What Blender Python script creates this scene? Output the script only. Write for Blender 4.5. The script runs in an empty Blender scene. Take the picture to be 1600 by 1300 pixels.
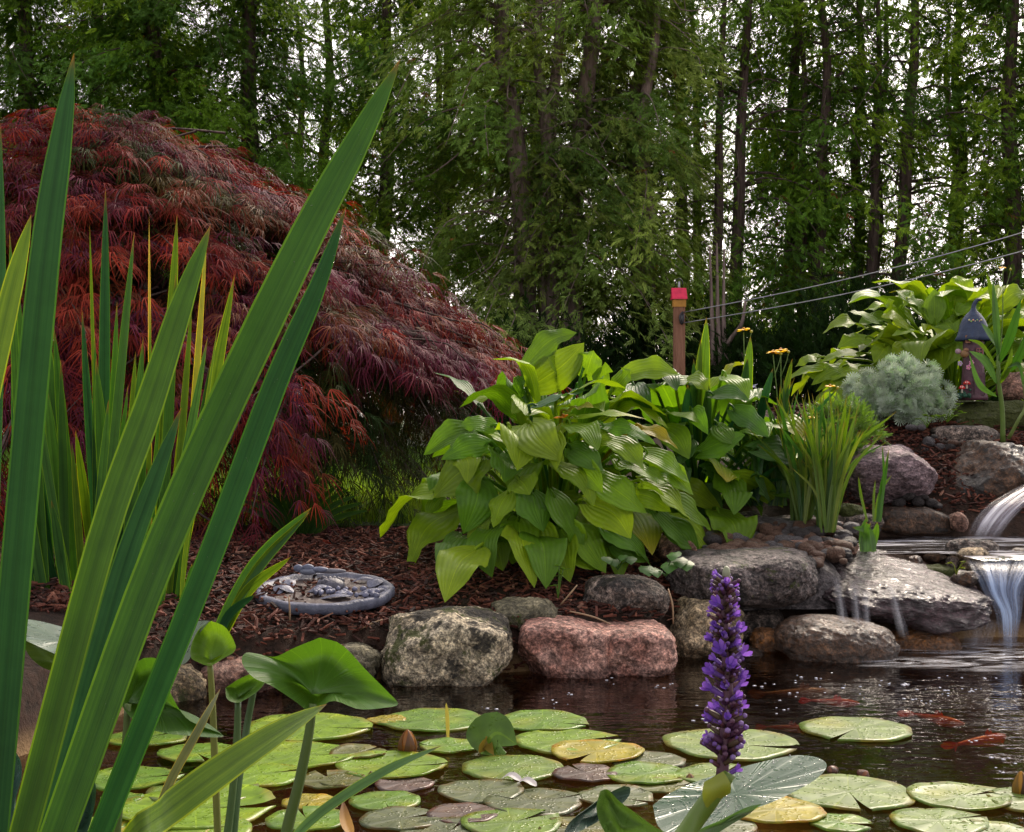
import bpy, bmesh, math, random
import numpy as np
from mathutils import Vector, noise
R = math.radians
scn = bpy.context.scene
COL = scn.collection

# ------------------------------------------------------------------ camera, sky, sun, exposure
CZ, F = 0.73, 2200.0            # lens height above the water (m), focal length in photo pixels
cam = bpy.data.cameras.new('camera'); co = bpy.data.objects.new('camera', cam); COL.objects.link(co)
cam.sensor_width = 36.0; cam.lens = 36.0*F/1600.0; cam.clip_end = 2000; cam.clip_start = 0.02
co.location = (0, 0, CZ); co.rotation_euler = (R(90), 0, 0)
scn.camera = co
SUN_EL, SUN_AZ = 40.0, 24.0     # sun behind the hedge, a little to the right
wd = bpy.data.worlds.new('World'); scn.world = wd; wd.use_nodes = True
nt = wd.node_tree; bg = nt.nodes['Background']
sky = nt.nodes.new('ShaderNodeTexSky'); sky.sky_type = 'NISHITA'; sky.sun_disc = False
sky.sun_elevation = R(SUN_EL); sky.sun_rotation = R(SUN_AZ); sky.dust_density = 3.0; sky.air_density = 1.0; sky.ozone_density = 1.6
hs = nt.nodes.new('ShaderNodeHueSaturation'); hs.inputs['Saturation'].default_value = 0.2
wm = nt.nodes.new('ShaderNodeMix'); wm.data_type = 'RGBA'; wm.blend_type = 'MULTIPLY'; wm.inputs[0].default_value = 1; wm.inputs[7].default_value = (1.0,.91,.86,1)   # thin warm evening haze
nt.links.new(sky.outputs[0], hs.inputs['Color']); nt.links.new(hs.outputs[0], wm.inputs[6]); nt.links.new(wm.outputs[2], bg.inputs[0])
bg.inputs[1].default_value = 0.15
sl = bpy.data.lights.new('sun', 'SUN'); sl.energy = 1.2; sl.angle = R(11.0); sl.color = (1, .85, .66)
so = bpy.data.objects.new('sun', sl); COL.objects.link(so)
sd = Vector((math.sin(R(SUN_AZ))*math.cos(R(SUN_EL)), math.cos(R(SUN_AZ))*math.cos(R(SUN_EL)), math.sin(R(SUN_EL))))
so.rotation_euler = sd.to_track_quat('Z', 'Y').to_euler()
so.location = sd*60
vs = scn.view_settings; vs.view_transform = 'Standard'; vs.look = 'None'; vs.gamma = 1; vs.exposure = 1.35
scn.cycles.use_denoising = True; scn.cycles.max_bounces = 8; scn.cycles.transparent_max_bounces = 24

# ------------------------------------------------------------------ helpers
def P(px, py, Y): return Vector(((px-800)/F*Y, Y, CZ-(py-650)/F*Y))
def W(px, py, z=0.0):
    Y = (CZ-z)*F/(py-650); return Vector(((px-800)/F*Y, Y, z))
ORG = {}
class MB:
    "collects verts, quads, triangles with a tint and a leaf coordinate per vertex"
    def __init__(s): s.v=[]; s.q=[]; s.t=[]; s.c=[]; s.u=[]; s.n=0
    def add(s, v, q=None, t=None, c=(1,1,1), u=None):
        v = np.asarray(v, float).reshape(-1,3); k = len(v)
        s.v.append(v)
        if q is not None and len(q): s.q.append(np.asarray(q, int).reshape(-1,4)+s.n)
        if t is not None and len(t): s.t.append(np.asarray(t, int).reshape(-1,3)+s.n)
        c = np.asarray(c, float)
        s.c.append(np.tile(c,(k,1)) if c.ndim==1 else c)
        s.u.append(np.zeros((k,3)) if u is None else np.asarray(u, float))
        s.n += k
    def mesh(s, name, mat, off=(0,0,0), smooth=True):
        m = bpy.data.meshes.new(name)
        v = np.concatenate(s.v)-np.asarray(off)
        q = np.concatenate(s.q) if s.q else np.zeros((0,4),int)
        t = np.concatenate(s.t) if s.t else np.zeros((0,3),int)
        m.vertices.add(len(v)); m.vertices.foreach_set('co', v.ravel())
        nl = q.size+t.size; npoly = len(q)+len(t)
        m.loops.add(nl); m.loops.foreach_set('vertex_index', np.concatenate([q.ravel(), t.ravel()]).astype(np.int32))
        m.polygons.add(npoly)
        st = np.concatenate([np.arange(len(q))*4, q.size+np.arange(len(t))*3]).astype(np.int32)
        m.polygons.foreach_set('loop_start', st)
        m.polygons.foreach_set('use_smooth', np.full(npoly, smooth))
        m.update(calc_edges=True); m.validate()
        a = m.attributes.new('tint','FLOAT_COLOR','POINT')
        a.data.foreach_set('color', np.concatenate([np.concatenate(s.c), np.ones((len(v),1))],1).ravel())
        a = m.attributes.new('luv','FLOAT_VECTOR','POINT'); a.data.foreach_set('vector', np.concatenate(s.u).ravel())
        m.materials.append(mat)
        return m
    def build(s, name, mat, parent=None, smooth=True, origin=None):
        o0 = ORG[parent] if parent else Vector(origin or (0,0,0))
        o = bpy.data.objects.new(name, s.mesh(name, mat, o0, smooth)); COL.objects.link(o)
        if parent: o.parent = parent
        else: o.location = o0
        ORG[o] = o0
        return o
def tag(o, label=None, cat=None, group=None, kind=None):
    if label: o['label'] = label
    if cat: o['category'] = cat
    if group: o['group'] = group
    if kind: o['kind'] = kind
    return o
def thing(name, label, cat, loc, group=None):
    o = bpy.data.objects.new(name, None); COL.objects.link(o); o.location = loc; o.empty_display_size = .05
    ORG[o] = Vector(loc); return tag(o, label, cat, group)
def copy_thing(o, loc=None, rz=None, sc=None, label=None):
    c = o.copy(); COL.objects.link(c)
    if loc is not None: c.location = loc
    if rz is not None: c.rotation_euler = (0,0,rz)
    if sc is not None: c.scale = sc
    if label: c['label'] = label
    for ch in o.children:
        d = ch.copy(); COL.objects.link(d); d.parent = c
    return c
def spline(pts, n):
    "Catmull-Rom through the points"
    p = [np.asarray(x, float) for x in pts]
    if len(p) == 2: return np.array([p[0]+(p[1]-p[0])*k/(n-1) for k in range(n)])
    p = [2*p[0]-p[1]]+p+[2*p[-1]-p[-2]]
    out = []; m = len(p)-3
    for k in range(n):
        g = min(k/(n-1)*m, m-1e-6); i = int(g); t = g-i
        a,b,c,d = p[i],p[i+1],p[i+2],p[i+3]
        out.append(.5*((2*b)+(c-a)*t+(2*a-5*b+4*c-d)*t*t+(3*b-a-3*c+d)*t**3))
    return np.array(out)
def unit(v): return v/(np.linalg.norm(v,axis=-1,keepdims=True)+1e-12)
def tube(mb, pts, rad, k=6, n=None, c=(1,1,1), cap=True):
    P_ = spline(pts, n or max(len(pts),2)*3) if n != 0 else np.asarray(pts, float)
    m = len(P_); r = np.interp(np.linspace(0,1,m), np.linspace(0,1,len(rad)) if hasattr(rad,'__len__') else [0,1], rad if hasattr(rad,'__len__') else [rad,rad])
    T = unit(np.gradient(P_,axis=0)); ref = np.array([.13,.97,.2]) if abs(T[0][2])>.7 else np.array([0,0,1.])
    A = unit(np.cross(T, ref)); B = np.cross(T, A)
    an = np.arange(k)*2*math.pi/k
    V = (P_[:,None]+r[:,None,None]*(A[:,None]*np.cos(an)[None,:,None]+B[:,None]*np.sin(an)[None,:,None])).reshape(-1,3)
    i,j = np.meshgrid(np.arange(m-1), np.arange(k), indexing='ij'); j2=(j+1)%k
    Q = np.stack([i*k+j, i*k+j2, (i+1)*k+j2, (i+1)*k+j],-1).reshape(-1,4)
    T3=[]
    if cap:
        V = np.concatenate([V,[P_[0]],[P_[-1]]]); a=m*k
        for jj in range(k):
            T3.append((a, (jj+1)%k, jj)); T3.append((a+1,(m-1)*k+jj,(m-1)*k+(jj+1)%k))
    u = np.zeros((len(V),3)); u[:m*k,0]=np.repeat(np.linspace(0,1,m),k); u[:m*k,1]=np.tile(np.abs(np.linspace(-1,1,k)),m)
    mb.add(V, Q, T3, c, u)
PROF = {'hosta': ([0,.05,.14,.28,.42,.58,.74,.87,.95,1],[.22,.5,.8,.99,1,.86,.6,.33,.13,.0]),
        'blade': ([0,.25,.55,.75,.88,.96,1],[.72,.95,1,.82,.5,.2,.0]),
        'lance': ([0,.1,.3,.5,.75,.92,1],[.12,.5,.92,1,.66,.25,.0]),
        'heart': ([0,.06,.18,.35,.55,.75,.9,1],[.5,.82,1,.97,.8,.5,.22,.0]),
        'petal': ([0,.3,.6,.85,1],[.25,.7,1,.85,.2])}
def leaf(mb, pts, w, side, prof='hosta', n=11, m=7, fold=.15, wave=0., c=(1,1,1), seed=0, heart=0., tipc=None, curl=0.):
    C = spline(pts, n); T = unit(np.gradient(C,axis=0)); S = np.asarray(side,float)
    S = S[None]-T*(T@S)[:,None]; S = unit(S); N = np.cross(T,S)
    t = np.linspace(0,1,n); h = np.interp(t,*PROF[prof])*w*.5
    v = np.linspace(-1,1,m); L = np.linalg.norm(np.diff(C,axis=0),axis=1).sum()
    ph = seed*1.7
    H = h[:,None]*v[None]
    up = fold*np.abs(H)-curl*H*H/(w*.5+1e-9)
    if wave:
        up = up + wave*w*np.abs(v)[None]**1.5*(np.sin(t*11+ph)[:,None]*np.where(v>0,1,-.8)[None]+.6*np.sin(t[:,None]*19+ph*2.3+v[None]*2))*np.minimum(1,h/(w*.5)*1.2)[:,None]
    V = C[:,None]+S[:,None]*H[...,None]+N[:,None]*up[...,None]
    if heart: V = V - (T[:,None]*(heart*L*np.clip(1-t/.22,0,1)[:,None,None]*(v**2)[None,:,None]))
    i,j = np.meshgrid(np.arange(n-1), np.arange(m-1), indexing='ij')
    Q = np.stack([i*m+j, i*m+j+1, (i+1)*m+j+1, (i+1)*m+j],-1).reshape(-1,4)
    u = np.stack([np.repeat(t,m), np.tile(v,n), np.full(n*m, (seed*.377)%1)],1)
    cc = np.asarray(c,float)
    if tipc is not None:
        k = np.clip((np.repeat(t,m)-.45)/.5,0,1)[:,None]; cc = cc[None]*(1-k)+np.asarray(tipc)[None]*k
    if prof=='blade':
        k = np.clip((np.repeat(t,m)-.955)/.035,0,1)[:,None]; cc = (cc if cc.ndim==2 else cc[None])*(1-k)+np.array([[.16,.09,.03]])*k
    mb.add(V.reshape(-1,3), Q, None, cc, u)
def ico(sub):
    bm = bmesh.new(); bmesh.ops.create_icosphere(bm, subdivisions=sub, radius=1)
    v = np.array([x.co[:] for x in bm.verts]); t = np.array([[w.index for w in f.verts] for f in bm.faces]); bm.free()
    return v, t
ICO = {k: ico(k) for k in (1,2,3,4,5,6)}
def ball(mb, c, r, sub=2, col=(1,1,1)):
    v,t = ICO[sub]; r = np.asarray(r,float); mb.add(v*r+np.asarray(c), None, t, col)
def box(mb, c, s, col=(1,1,1), rot=None, taper=1.):
    v = np.array([[x,y,z] for z in(-.5,.5) for y in(-.5,.5) for x in(-.5,.5)])
    v[4:,:2] *= taper
    v = v*np.asarray(s)
    if rot is not None: v = v@np.array(rot.to_matrix() if hasattr(rot,'to_matrix') else rot).T
    mb.add(v+np.asarray(c), [[0,2,3,1],[4,5,7,6],[0,1,5,4],[2,6,7,3],[0,4,6,2],[1,3,7,5]], None, col)
def lathe(mb, prof, c=(0,0,0), k=20, col=(1,1,1), wob=None):
    p = np.asarray(prof,float); m=len(p); an=np.arange(k)*2*math.pi/k
    rr = p[:,0][:,None]*np.ones(k)[None]
    if wob: rr = wob(rr, an, p)
    V = np.stack([rr*np.cos(an), rr*np.sin(an), np.repeat(p[:,1],k).reshape(m,k)],-1).reshape(-1,3)+np.asarray(c)
    i,j = np.meshgrid(np.arange(m-1), np.arange(k), indexing='ij'); j2=(j+1)%k
    mb.add(V, np.stack([i*k+j,i*k+j2,(i+1)*k+j2,(i+1)*k+j],-1).reshape(-1,4), None, col)
def instance(mb, tv, tq, tc, M, pos, scale, col, tu=None):
    "copies a template into the mesh: M (n,3,3), pos (n,3), scale (n,), col (n,3); tc multiplies the tint per template vertex"
    n=len(pos); k=len(tv)
    V = np.einsum('kj,nij->nki', tv, M)*scale[:,None,None]+pos[:,None]
    Q = (tq[None]+(np.arange(n)*k)[:,None,None]).reshape(-1,4)
    C = (col[:,None]*tc[None])
    U = np.tile(tu,(n,1)) if tu is not None else None
    mb.add(V.reshape(-1,3), Q, None, C.reshape(-1,3), U)
def frames(axis, nrm):
    "matrices whose columns are side, axis, normal"
    a = unit(axis); s = unit(np.cross(a, nrm)); nn = np.cross(s, a)
    return np.stack([s,a,nn],-1)

# ------------------------------------------------------------------ materials
def newmat(name):
    m = bpy.data.materials.new(name); m.use_nodes = True; m.node_tree.nodes.clear(); return m
class NT:
    def __init__(s, m): s.t=m.node_tree; s.out=s.n('ShaderNodeOutputMaterial')
    def n(s, typ, **k):
        x = s.t.nodes.new(typ)
        for a,b in k.items(): setattr(x,a,b)
        return x
    def l(s,a,b): s.t.links.new(a,b)
    def set(s, node, **k):
        for a,b in k.items():
            i = node.inputs[a.replace('_',' ')]
            if hasattr(b,'links') or isinstance(b,bpy.types.NodeSocket): s.l(b,i)
            else: i.default_value = (*b,1) if (hasattr(b,'__len__') and i.type=='RGBA' and len(b)==3) else b
        return node
    def attr(s,name): return s.n('ShaderNodeAttribute', attribute_name=name)
    def noise(s, vec, scale, detail=4, rough=.55, dist=0.):
        x = s.n('ShaderNodeTexNoise'); s.set(x, Scale=scale, Detail=detail, Roughness=rough, Distortion=dist)
        if vec is not None: s.l(vec, x.inputs['Vector'])
        return x.outputs['Fac']
    def ramp(s, fac, stops):
        x = s.n('ShaderNodeValToRGB'); e = x.color_ramp.elements
        while len(e) < len(stops): e.new(.5)
        for i,(p,c) in enumerate(stops):
            e[i].position = p; e[i].color = (*c,1) if hasattr(c,'__len__') else (c,c,c,1)
        s.l(fac, x.inputs[0]); return x.outputs[0]
    def mix(s, fac, a, b, blend='MIX'):
        x = s.n('ShaderNodeMix', data_type='RGBA', blend_type=blend)
        for sock,val in ((x.inputs[0],fac),(x.inputs[6],a),(x.inputs[7],b)):
            if isinstance(val,bpy.types.NodeSocket): s.l(val,sock)
            elif hasattr(val,'__len__'): sock.default_value = (*val,1)
            else: sock.default_value = val
        return x.outputs[2]
    def math(s, op, a, b=0., clamp=False):
        x = s.n('ShaderNodeMath', operation=op, use_clamp=clamp)
        for i,val in ((0,a),(1,b)):
            if isinstance(val,bpy.types.NodeSocket): s.l(val,x.inputs[i])
            else: x.inputs[i].default_value = val
        return x.outputs[0]
    def bump(s, h, strength, dist=.01, nrm=None):
        x = s.n('ShaderNodeBump'); s.set(x, Strength=strength, Distance=dist); s.l(h, x.inputs['Height'])
        if nrm is not None: s.l(nrm, x.inputs['Normal'])
        return x.outputs[0]
    def objco(s): return s.n('ShaderNodeTexCoord').outputs['Object']
    def pos(s): return s.n('ShaderNodeNewGeometry').outputs['Position']
    def mapv(s, vec, scale): 
        x = s.n('ShaderNodeMapping'); s.l(vec,x.inputs[0]); x.inputs['Scale'].default_value = scale; return x.outputs[0]
    def sep(s, vec):
        x = s.n('ShaderNodeSeparateXYZ'); s.l(vec,x.inputs[0]); return x.outputs
    def pbsdf(s, **k):
        b = s.n('ShaderNodeBsdfPrincipled'); s.set(b,**k); return b
    def done(s, sh): s.l(sh if isinstance(sh,bpy.types.NodeSocket) else sh.outputs[0], s.out.inputs[0])
def leafmat(name, rough=.4, trans=.35, veins=0., vk=14., streak=0., margin=0., spec=.5, tcol=(1.25,1.25,.5), blotch=.25, coat=0., drops=0., bump=.5, nsc=30., ribw=.035):
    m = newmat(name); g = NT(m); t = g.attr('tint').outputs['Color']; luv = g.attr('luv').outputs['Vector']
    co_ = g.objco(); nz = g.noise(co_, nsc, 3)
    col = g.mix(blotch, t, g.mix(1., t, g.ramp(nz, [(.3,(.55,.6,.5)),(.7,(1.35,1.3,1.1))]), 'MULTIPLY'))
    u = g.sep(luv); nrm = None; hgt = None
    if veins:
        a = g.math('ABSOLUTE', u[1]); wv = g.math('SINE', g.math('MULTIPLY', g.math('POWER', a, .85), vk))
        rib = g.math('LESS_THAN', a, ribw)
        hgt = g.math('ADD', wv, g.math('MULTIPLY', rib, -1.5))
        nrm = g.bump(hgt, bump, .0035*veins)
        col = g.mix(g.math('MULTIPLY', g.ramp(wv,[(.0,1.),(.35,0.)]), .25), col, g.mix(1., col, (1.35,1.3,.9), 'MULTIPLY'))
        col = g.mix(rib, col, g.mix(1., col, (1.5,1.4,1.), 'MULTIPLY'))
    if streak:
        sv = g.n('ShaderNodeCombineXYZ'); g.l(g.math('MULTIPLY',u[1],3.2),sv.inputs[0]); g.l(g.math('MULTIPLY',u[0],1.2),sv.inputs[1]); g.l(g.math('MULTIPLY',u[2],40.),sv.inputs[2])
        sn = g.noise(sv.outputs[0], 1.6, 4, .6)
        col = g.mix(streak, col, g.mix(1., col, g.ramp(sn,[(.3,(.5,.62,.6)),(.7,(1.4,1.25,.9))]), 'MULTIPLY'))
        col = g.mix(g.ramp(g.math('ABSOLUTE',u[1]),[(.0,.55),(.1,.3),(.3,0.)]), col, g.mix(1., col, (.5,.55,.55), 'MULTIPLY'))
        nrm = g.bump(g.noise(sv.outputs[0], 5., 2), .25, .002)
    if margin:
        a = g.math('ABSOLUTE', u[1])
        col = g.mix(g.math('MULTIPLY', g.math('GREATER_THAN', a, .88), margin), col, g.mix(1., col, (3.2,2.2,.7), 'MULTIPLY'))
    b = g.pbsdf(Base_Color=col, Roughness=rough, Specular_IOR_Level=spec)
    if coat: g.set(b, Coat_Weight=coat, Coat_Roughness=.12)
    if drops:
        vo = g.n('ShaderNodeTexVoronoi'); g.set(vo, Scale=drops); g.l(co_, vo.inputs['Vector'])
        d = g.ramp(vo.outputs['Distance'], [(.0,1.),(.28,.8),(.42,0.)])
        sel = g.math('GREATER_THAN', g.noise(co_, drops*.35, 1), .5)
        d = g.math('MULTIPLY', d, sel); nb = g.bump(d, .4, .0025, nrm); g.l(nb, b.inputs['Normal'])
        g.set(b, Roughness=g.math('SUBTRACT', rough, g.math('MULTIPLY', d, rough*.8)))
    elif nrm is not None: g.l(nrm, b.inputs['Normal'])
    tr = g.n('ShaderNodeBsdfTranslucent'); g.l(g.mix(1., col, tcol, 'MULTIPLY'), tr.inputs[0])
    mx = g.n('ShaderNodeMixShader'); mx.inputs[0].default_value = trans
    g.l(b.outputs[0],mx.inputs[1]); g.l(tr.outputs[0],mx.inputs[2]); g.done(mx); return m
def plain(name, rough=.6, spec=.4, nsc=25., amt=.4, bump=.25, metal=0., coat=0.):
    m = newmat(name); g = NT(m); t = g.attr('tint').outputs['Color']; c = g.objco(); nz = g.noise(c, nsc, 5, .6)
    col = g.mix(amt, t, g.mix(1., t, g.ramp(nz,[(.3,(.5,.5,.5)),(.7,(1.5,1.45,1.4))]), 'MULTIPLY'))
    b = g.pbsdf(Base_Color=col, Roughness=rough, Specular_IOR_Level=spec, Metallic=metal, Normal=g.bump(nz, bump, .01))
    if coat: g.set(b, Coat_Weight=coat, Coat_Roughness=.1)
    g.done(b); return m
def barkmat(name, c1, c2, sc=(18,18,2.2)):
    m = newmat(name); g = NT(m); v = g.mapv(g.objco(), sc); nz = g.noise(v, 1.6, 6, .65, .4)
    b = g.pbsdf(Base_Color=g.ramp(nz,[(.3,c1),(.7,c2)]), Roughness=.9, Specular_IOR_Level=.15, Normal=g.bump(nz, .8, .03)); g.done(b); return m
def rockmat(name, c1, c2, c3, rough=.75, speck=.5, moss=0., dark=0., wet=0., layer=0., mossc=(.05,.06,.012), seed=0.):
    m = newmat(name); g = NT(m); ob = g.objco()
    mp = g.n('ShaderNodeMapping'); g.l(ob, mp.inputs[0]); mp.inputs['Location'].default_value = (seed*3.1, seed*1.7, seed*.9); c = mp.outputs[0]
    if layer:
        mp.inputs['Scale'].default_value = (1,1,layer); mp.inputs['Rotation'].default_value = (.2,.35+seed*.13,.1)
    big = g.noise(c, 7, 6, .6, .5); fine = g.noise(c, 75, 5, .7); mid = g.noise(c, 26, 5, .65, .8)
    col = g.ramp(big,[(.33,c1),(.5,c2),(.68,c3)])
    vf = g.noise(c, 170, 3, .6)
    col = g.mix(speck, col, g.mix(1., col, g.ramp(fine,[(.38,(.12,.12,.14)),(.5,(.9,.9,.9)),(.62,(2.3,2.2,2.1))]),'MULTIPLY'))
    col = g.mix(speck*.8, col, g.mix(1., col, g.ramp(vf,[(.4,(.35,.35,.36)),(.6,(1.7,1.65,1.6))]),'MULTIPLY'))
    col = g.mix(.75, col, g.mix(1., col, g.ramp(mid,[(.36,(.22,.2,.2)),(.5,(.9,.9,.9)),(.64,(1.7,1.68,1.65))]),'MULTIPLY'))
    rg = rough
    if dark:
        dm = g.ramp(g.noise(c, 6, 5, .65, .3),[(.56-dark*.1,0.),(.6-dark*.1,1.)]); col = g.mix(g.math('MULTIPLY',dm,.88), col, (.012,.012,.012))
    if moss:
        mm = g.ramp(g.noise(c, 8, 6, .7, .3),[(.62-moss*.16,0.),(.67-moss*.16,1.)])
        col = g.mix(g.math('MULTIPLY',mm,.95), col, g.mix(g.noise(c,120,2),(.015,.022,.004),tuple(x*1.5 for x in mossc)))
    # tide line: the stone is dark and wet where the water reaches it
    zz = g.sep(g.pos())[2]
    wl = g.ramp(g.math('ADD', zz, g.math('MULTIPLY', mid, .02)),[(.028,1.),(.045,0.)])
    col = g.mix(g.math('MULTIPLY', wl, .6), col, g.mix(1., col, (.35,.34,.36), 'MULTIPLY'))
    h = g.math('ADD', g.math('MULTIPLY',big,.8), g.math('ADD', g.math('MULTIPLY',mid,.5), g.math('MULTIPLY',fine,.14)))
    b = g.pbsdf(Base_Color=col, Roughness=rough, Specular_IOR_Level=.5 if wet else .3, Normal=g.bump(h, 1., .045))
    if wet: g.set(b, Coat_Weight=wet, Coat_Roughness=.1, Coat_Normal=g.bump(g.noise(g.mapv(ob,(1,1,1.6)), 22, 4, .6, 1.2), 1., .05))
    g.done(b); return m
M = {}
M['cedar'] = leafmat('cedar_foliage', rough=.5, trans=.4, blotch=.5, nsc=1.6, tcol=(1.3,1.3,.45), spec=.1)
M['maple'] = leafmat('maple_foliage', rough=.6, trans=.3, blotch=.45, nsc=5., tcol=(1.2,.5,.3), spec=.1)
M['hosta'] = leafmat('hosta_leaf', rough=.43, spec=.28, trans=.45, veins=1., vk=26., tcol=(1.35,1.3,.35), blotch=.5, nsc=14., bump=.32)
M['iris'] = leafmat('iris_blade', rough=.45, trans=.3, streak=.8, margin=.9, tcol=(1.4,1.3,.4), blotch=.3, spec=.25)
M['rush'] = leafmat('rush_blade', rough=.4, trans=.4, streak=.5, tcol=(1.35,1.3,.4))
M['pickerel'] = leafmat('pickerel_leaf', rough=.35, trans=.4, veins=.4, vk=60., tcol=(1.5,1.4,.4), bump=.35, nsc=10.)
M['waxy'] = leafmat('waxy_wet_leaf', rough=.32, trans=.12, veins=.25, vk=60., drops=95., nsc=10., spec=.3, tcol=(1.2,1.3,.5))
M['pad'] = leafmat('lily_pad', rough=.38, trans=.06, veins=.25, vk=1., drops=105., nsc=26., blotch=.75, spec=.25, ribw=.07, tcol=(1.2,1.3,.5))
M['slate'] = plain('weathered_slate', .5, .4, nsc=26., amt=.85, bump=.8)
M['silver'] = leafmat('silver_foliage', rough=.8, trans=.25, nsc=8., tcol=(1.1,1.1,.9), spec=.2)
M['herb'] = leafmat('small_leaf', rough=.45, trans=.4, nsc=12.)
M['petal'] = leafmat('petal', rough=.5, trans=.4, nsc=30., tcol=(1.2,1.1,.8))
M['stem'] = leafmat('stem', rough=.45, trans=.12, nsc=20.)
M['grass'] = leafmat('grass', rough=.5, trans=.45, nsc=6., tcol=(1.4,1.3,.4))
M['plain'] = plain('painted_plain'); M['gloss'] = plain('glossy_plain', .3, .5, amt=.2, bump=.05, coat=.3)
M['resin'] = plain('cast_resin', .5, .45, nsc=60., amt=.5, bump=.4)
M['wood'] = barkmat('post_wood', (.2,.095,.06), (.36,.19,.13), (60,60,3))
M['bark'] = barkmat('cedar_bark', (.035,.025,.022), (.15,.11,.1))
M['barkp'] = barkmat('pale_bark', (.09,.065,.06), (.3,.23,.21))
M['metal'] = plain('dark_metal', .45, .5, amt=.3, metal=.7)
M['chip'] = plain('bark_chip', .8, .3, nsc=70., amt=.6, bump=.5)
# ------------------------------------------------------------------ terrain
def smooth(a,b,x):
    t = np.clip((np.asarray(x,float)-a)/(b-a),0,1); return t*t*(3-2*t)
SX = [-6,-3,-2,-1.5,-1.06,-.9,-.365,0,.42,.55,.79,1.14,1.67,2.4,3.2,6]
SY = [-1,.2,1.2,2.2,2.95,3.6,3.86,3.96,4.12,4.36,4.46,4.52,4.66,4.6,3.2,2.]
def ground_z(x, y):
    x = np.asarray(x,float); y = np.asarray(y,float)
    d = y-np.interp(x,SX,SY)
    hl = np.interp(d,[-.3,.0,.12,.5,1.6,4,30],[-.32,-.1,.13,.2,.27,.27,.27])
    hr = np.interp(y,[4.5,4.6,4.72,5.45,5.7,6.0,6.5,8,12,16],[-.08,.08,.24,.27,.46,.62,.76,.72,.5,.35])
    hr = np.where(d<0, np.minimum(hr, np.interp(d,[-.3,0],[-.55,-.1])), hr)
    k = smooth(.5,1.15,x)*(1-smooth(3.5,6,x)*.5)
    h = hl*(1-k)+hr*k
    pool = smooth(1.05,1.3,x)*(1-smooth(2.4,2.6,x))*smooth(4.55,4.75,y)*(1-smooth(5.35,5.5,y))
    h = h-pool*.1
    return h+smooth(12,24,y)*.25
def gz(x,y): return float(ground_z(x,y))
def sheet(name, xs, ys, zfun, mat, kind='structure', lift=0., jit=.0):
    X,Y = np.meshgrid(xs,ys); Z = zfun(X,Y)+lift
    if jit:
        Z = Z+np.array([[noise.noise((a*3,b*3,1.))+.5*noise.noise((a*9,b*9,4.)) for a,b in zip(r,s)] for r,s in zip(X,Y)])*jit
    n,m = X.shape; mb = MB(); i,j = np.meshgrid(np.arange(n-1),np.arange(m-1),indexing='ij')
    mb.add(np.stack([X,Y,Z],-1).reshape(-1,3), np.stack([i*m+j,i*m+j+1,(i+1)*m+j+1,(i+1)*m+j],-1).reshape(-1,4))
    return tag(mb.build(name, mat), kind=kind)
m = newmat('soil'); g = NT(m); c = g.pos(); n1 = g.noise(c, 30, 6, .7); n2 = g.noise(c, 3, 3)
zz = g.sep(c)[2]
col = g.mix(n2, g.ramp(n1,[(.3,(.012,.008,.006)),(.7,(.07,.035,.025))]), g.ramp(n1,[(.3,(.01,.008,.006)),(.7,(.04,.026,.018))]))
col = g.mix(g.ramp(zz,[(.0,1.),(.06,0.)]), col, g.mix(n1,(.12,.075,.035),(.34,.22,.11)))
g.done(g.pbsdf(Base_Color=col, Roughness=.9, Specular_IOR_Level=.2, Normal=g.bump(n1,.8,.03)))
xs = np.concatenate([np.linspace(-400,-6,14),np.linspace(-5.5,6.5,150),np.linspace(7,400,14)])
ys = np.concatenate([np.linspace(-300,-3,10),np.linspace(-2.5,9,150),np.linspace(9.5,40,30),np.linspace(50,900,12)])
sheet('ground', xs, ys, ground_z, m, jit=.008)
m = newmat('lawn'); g = NT(m); c = g.pos(); n1 = g.noise(c, 14, 6, .7); n2 = g.noise(c, .8, 3)
g.done(g.pbsdf(Base_Color=g.mix(n2, g.ramp(n1,[(.3,(.02,.05,.006)),(.7,(.09,.16,.025))]), g.ramp(n1,[(.3,(.02,.04,.006)),(.7,(.07,.12,.02))])), Roughness=.8, Normal=g.bump(n1,1.,.05)))
sheet('lawn', np.concatenate([np.linspace(-60,-6,10),np.linspace(-5.5,.35,50)]), np.concatenate([np.linspace(5.75,9,40),np.linspace(9.5,60,30)]), ground_z, m, lift=.012, jit=.008)
rg = np.random.default_rng(5)
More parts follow.
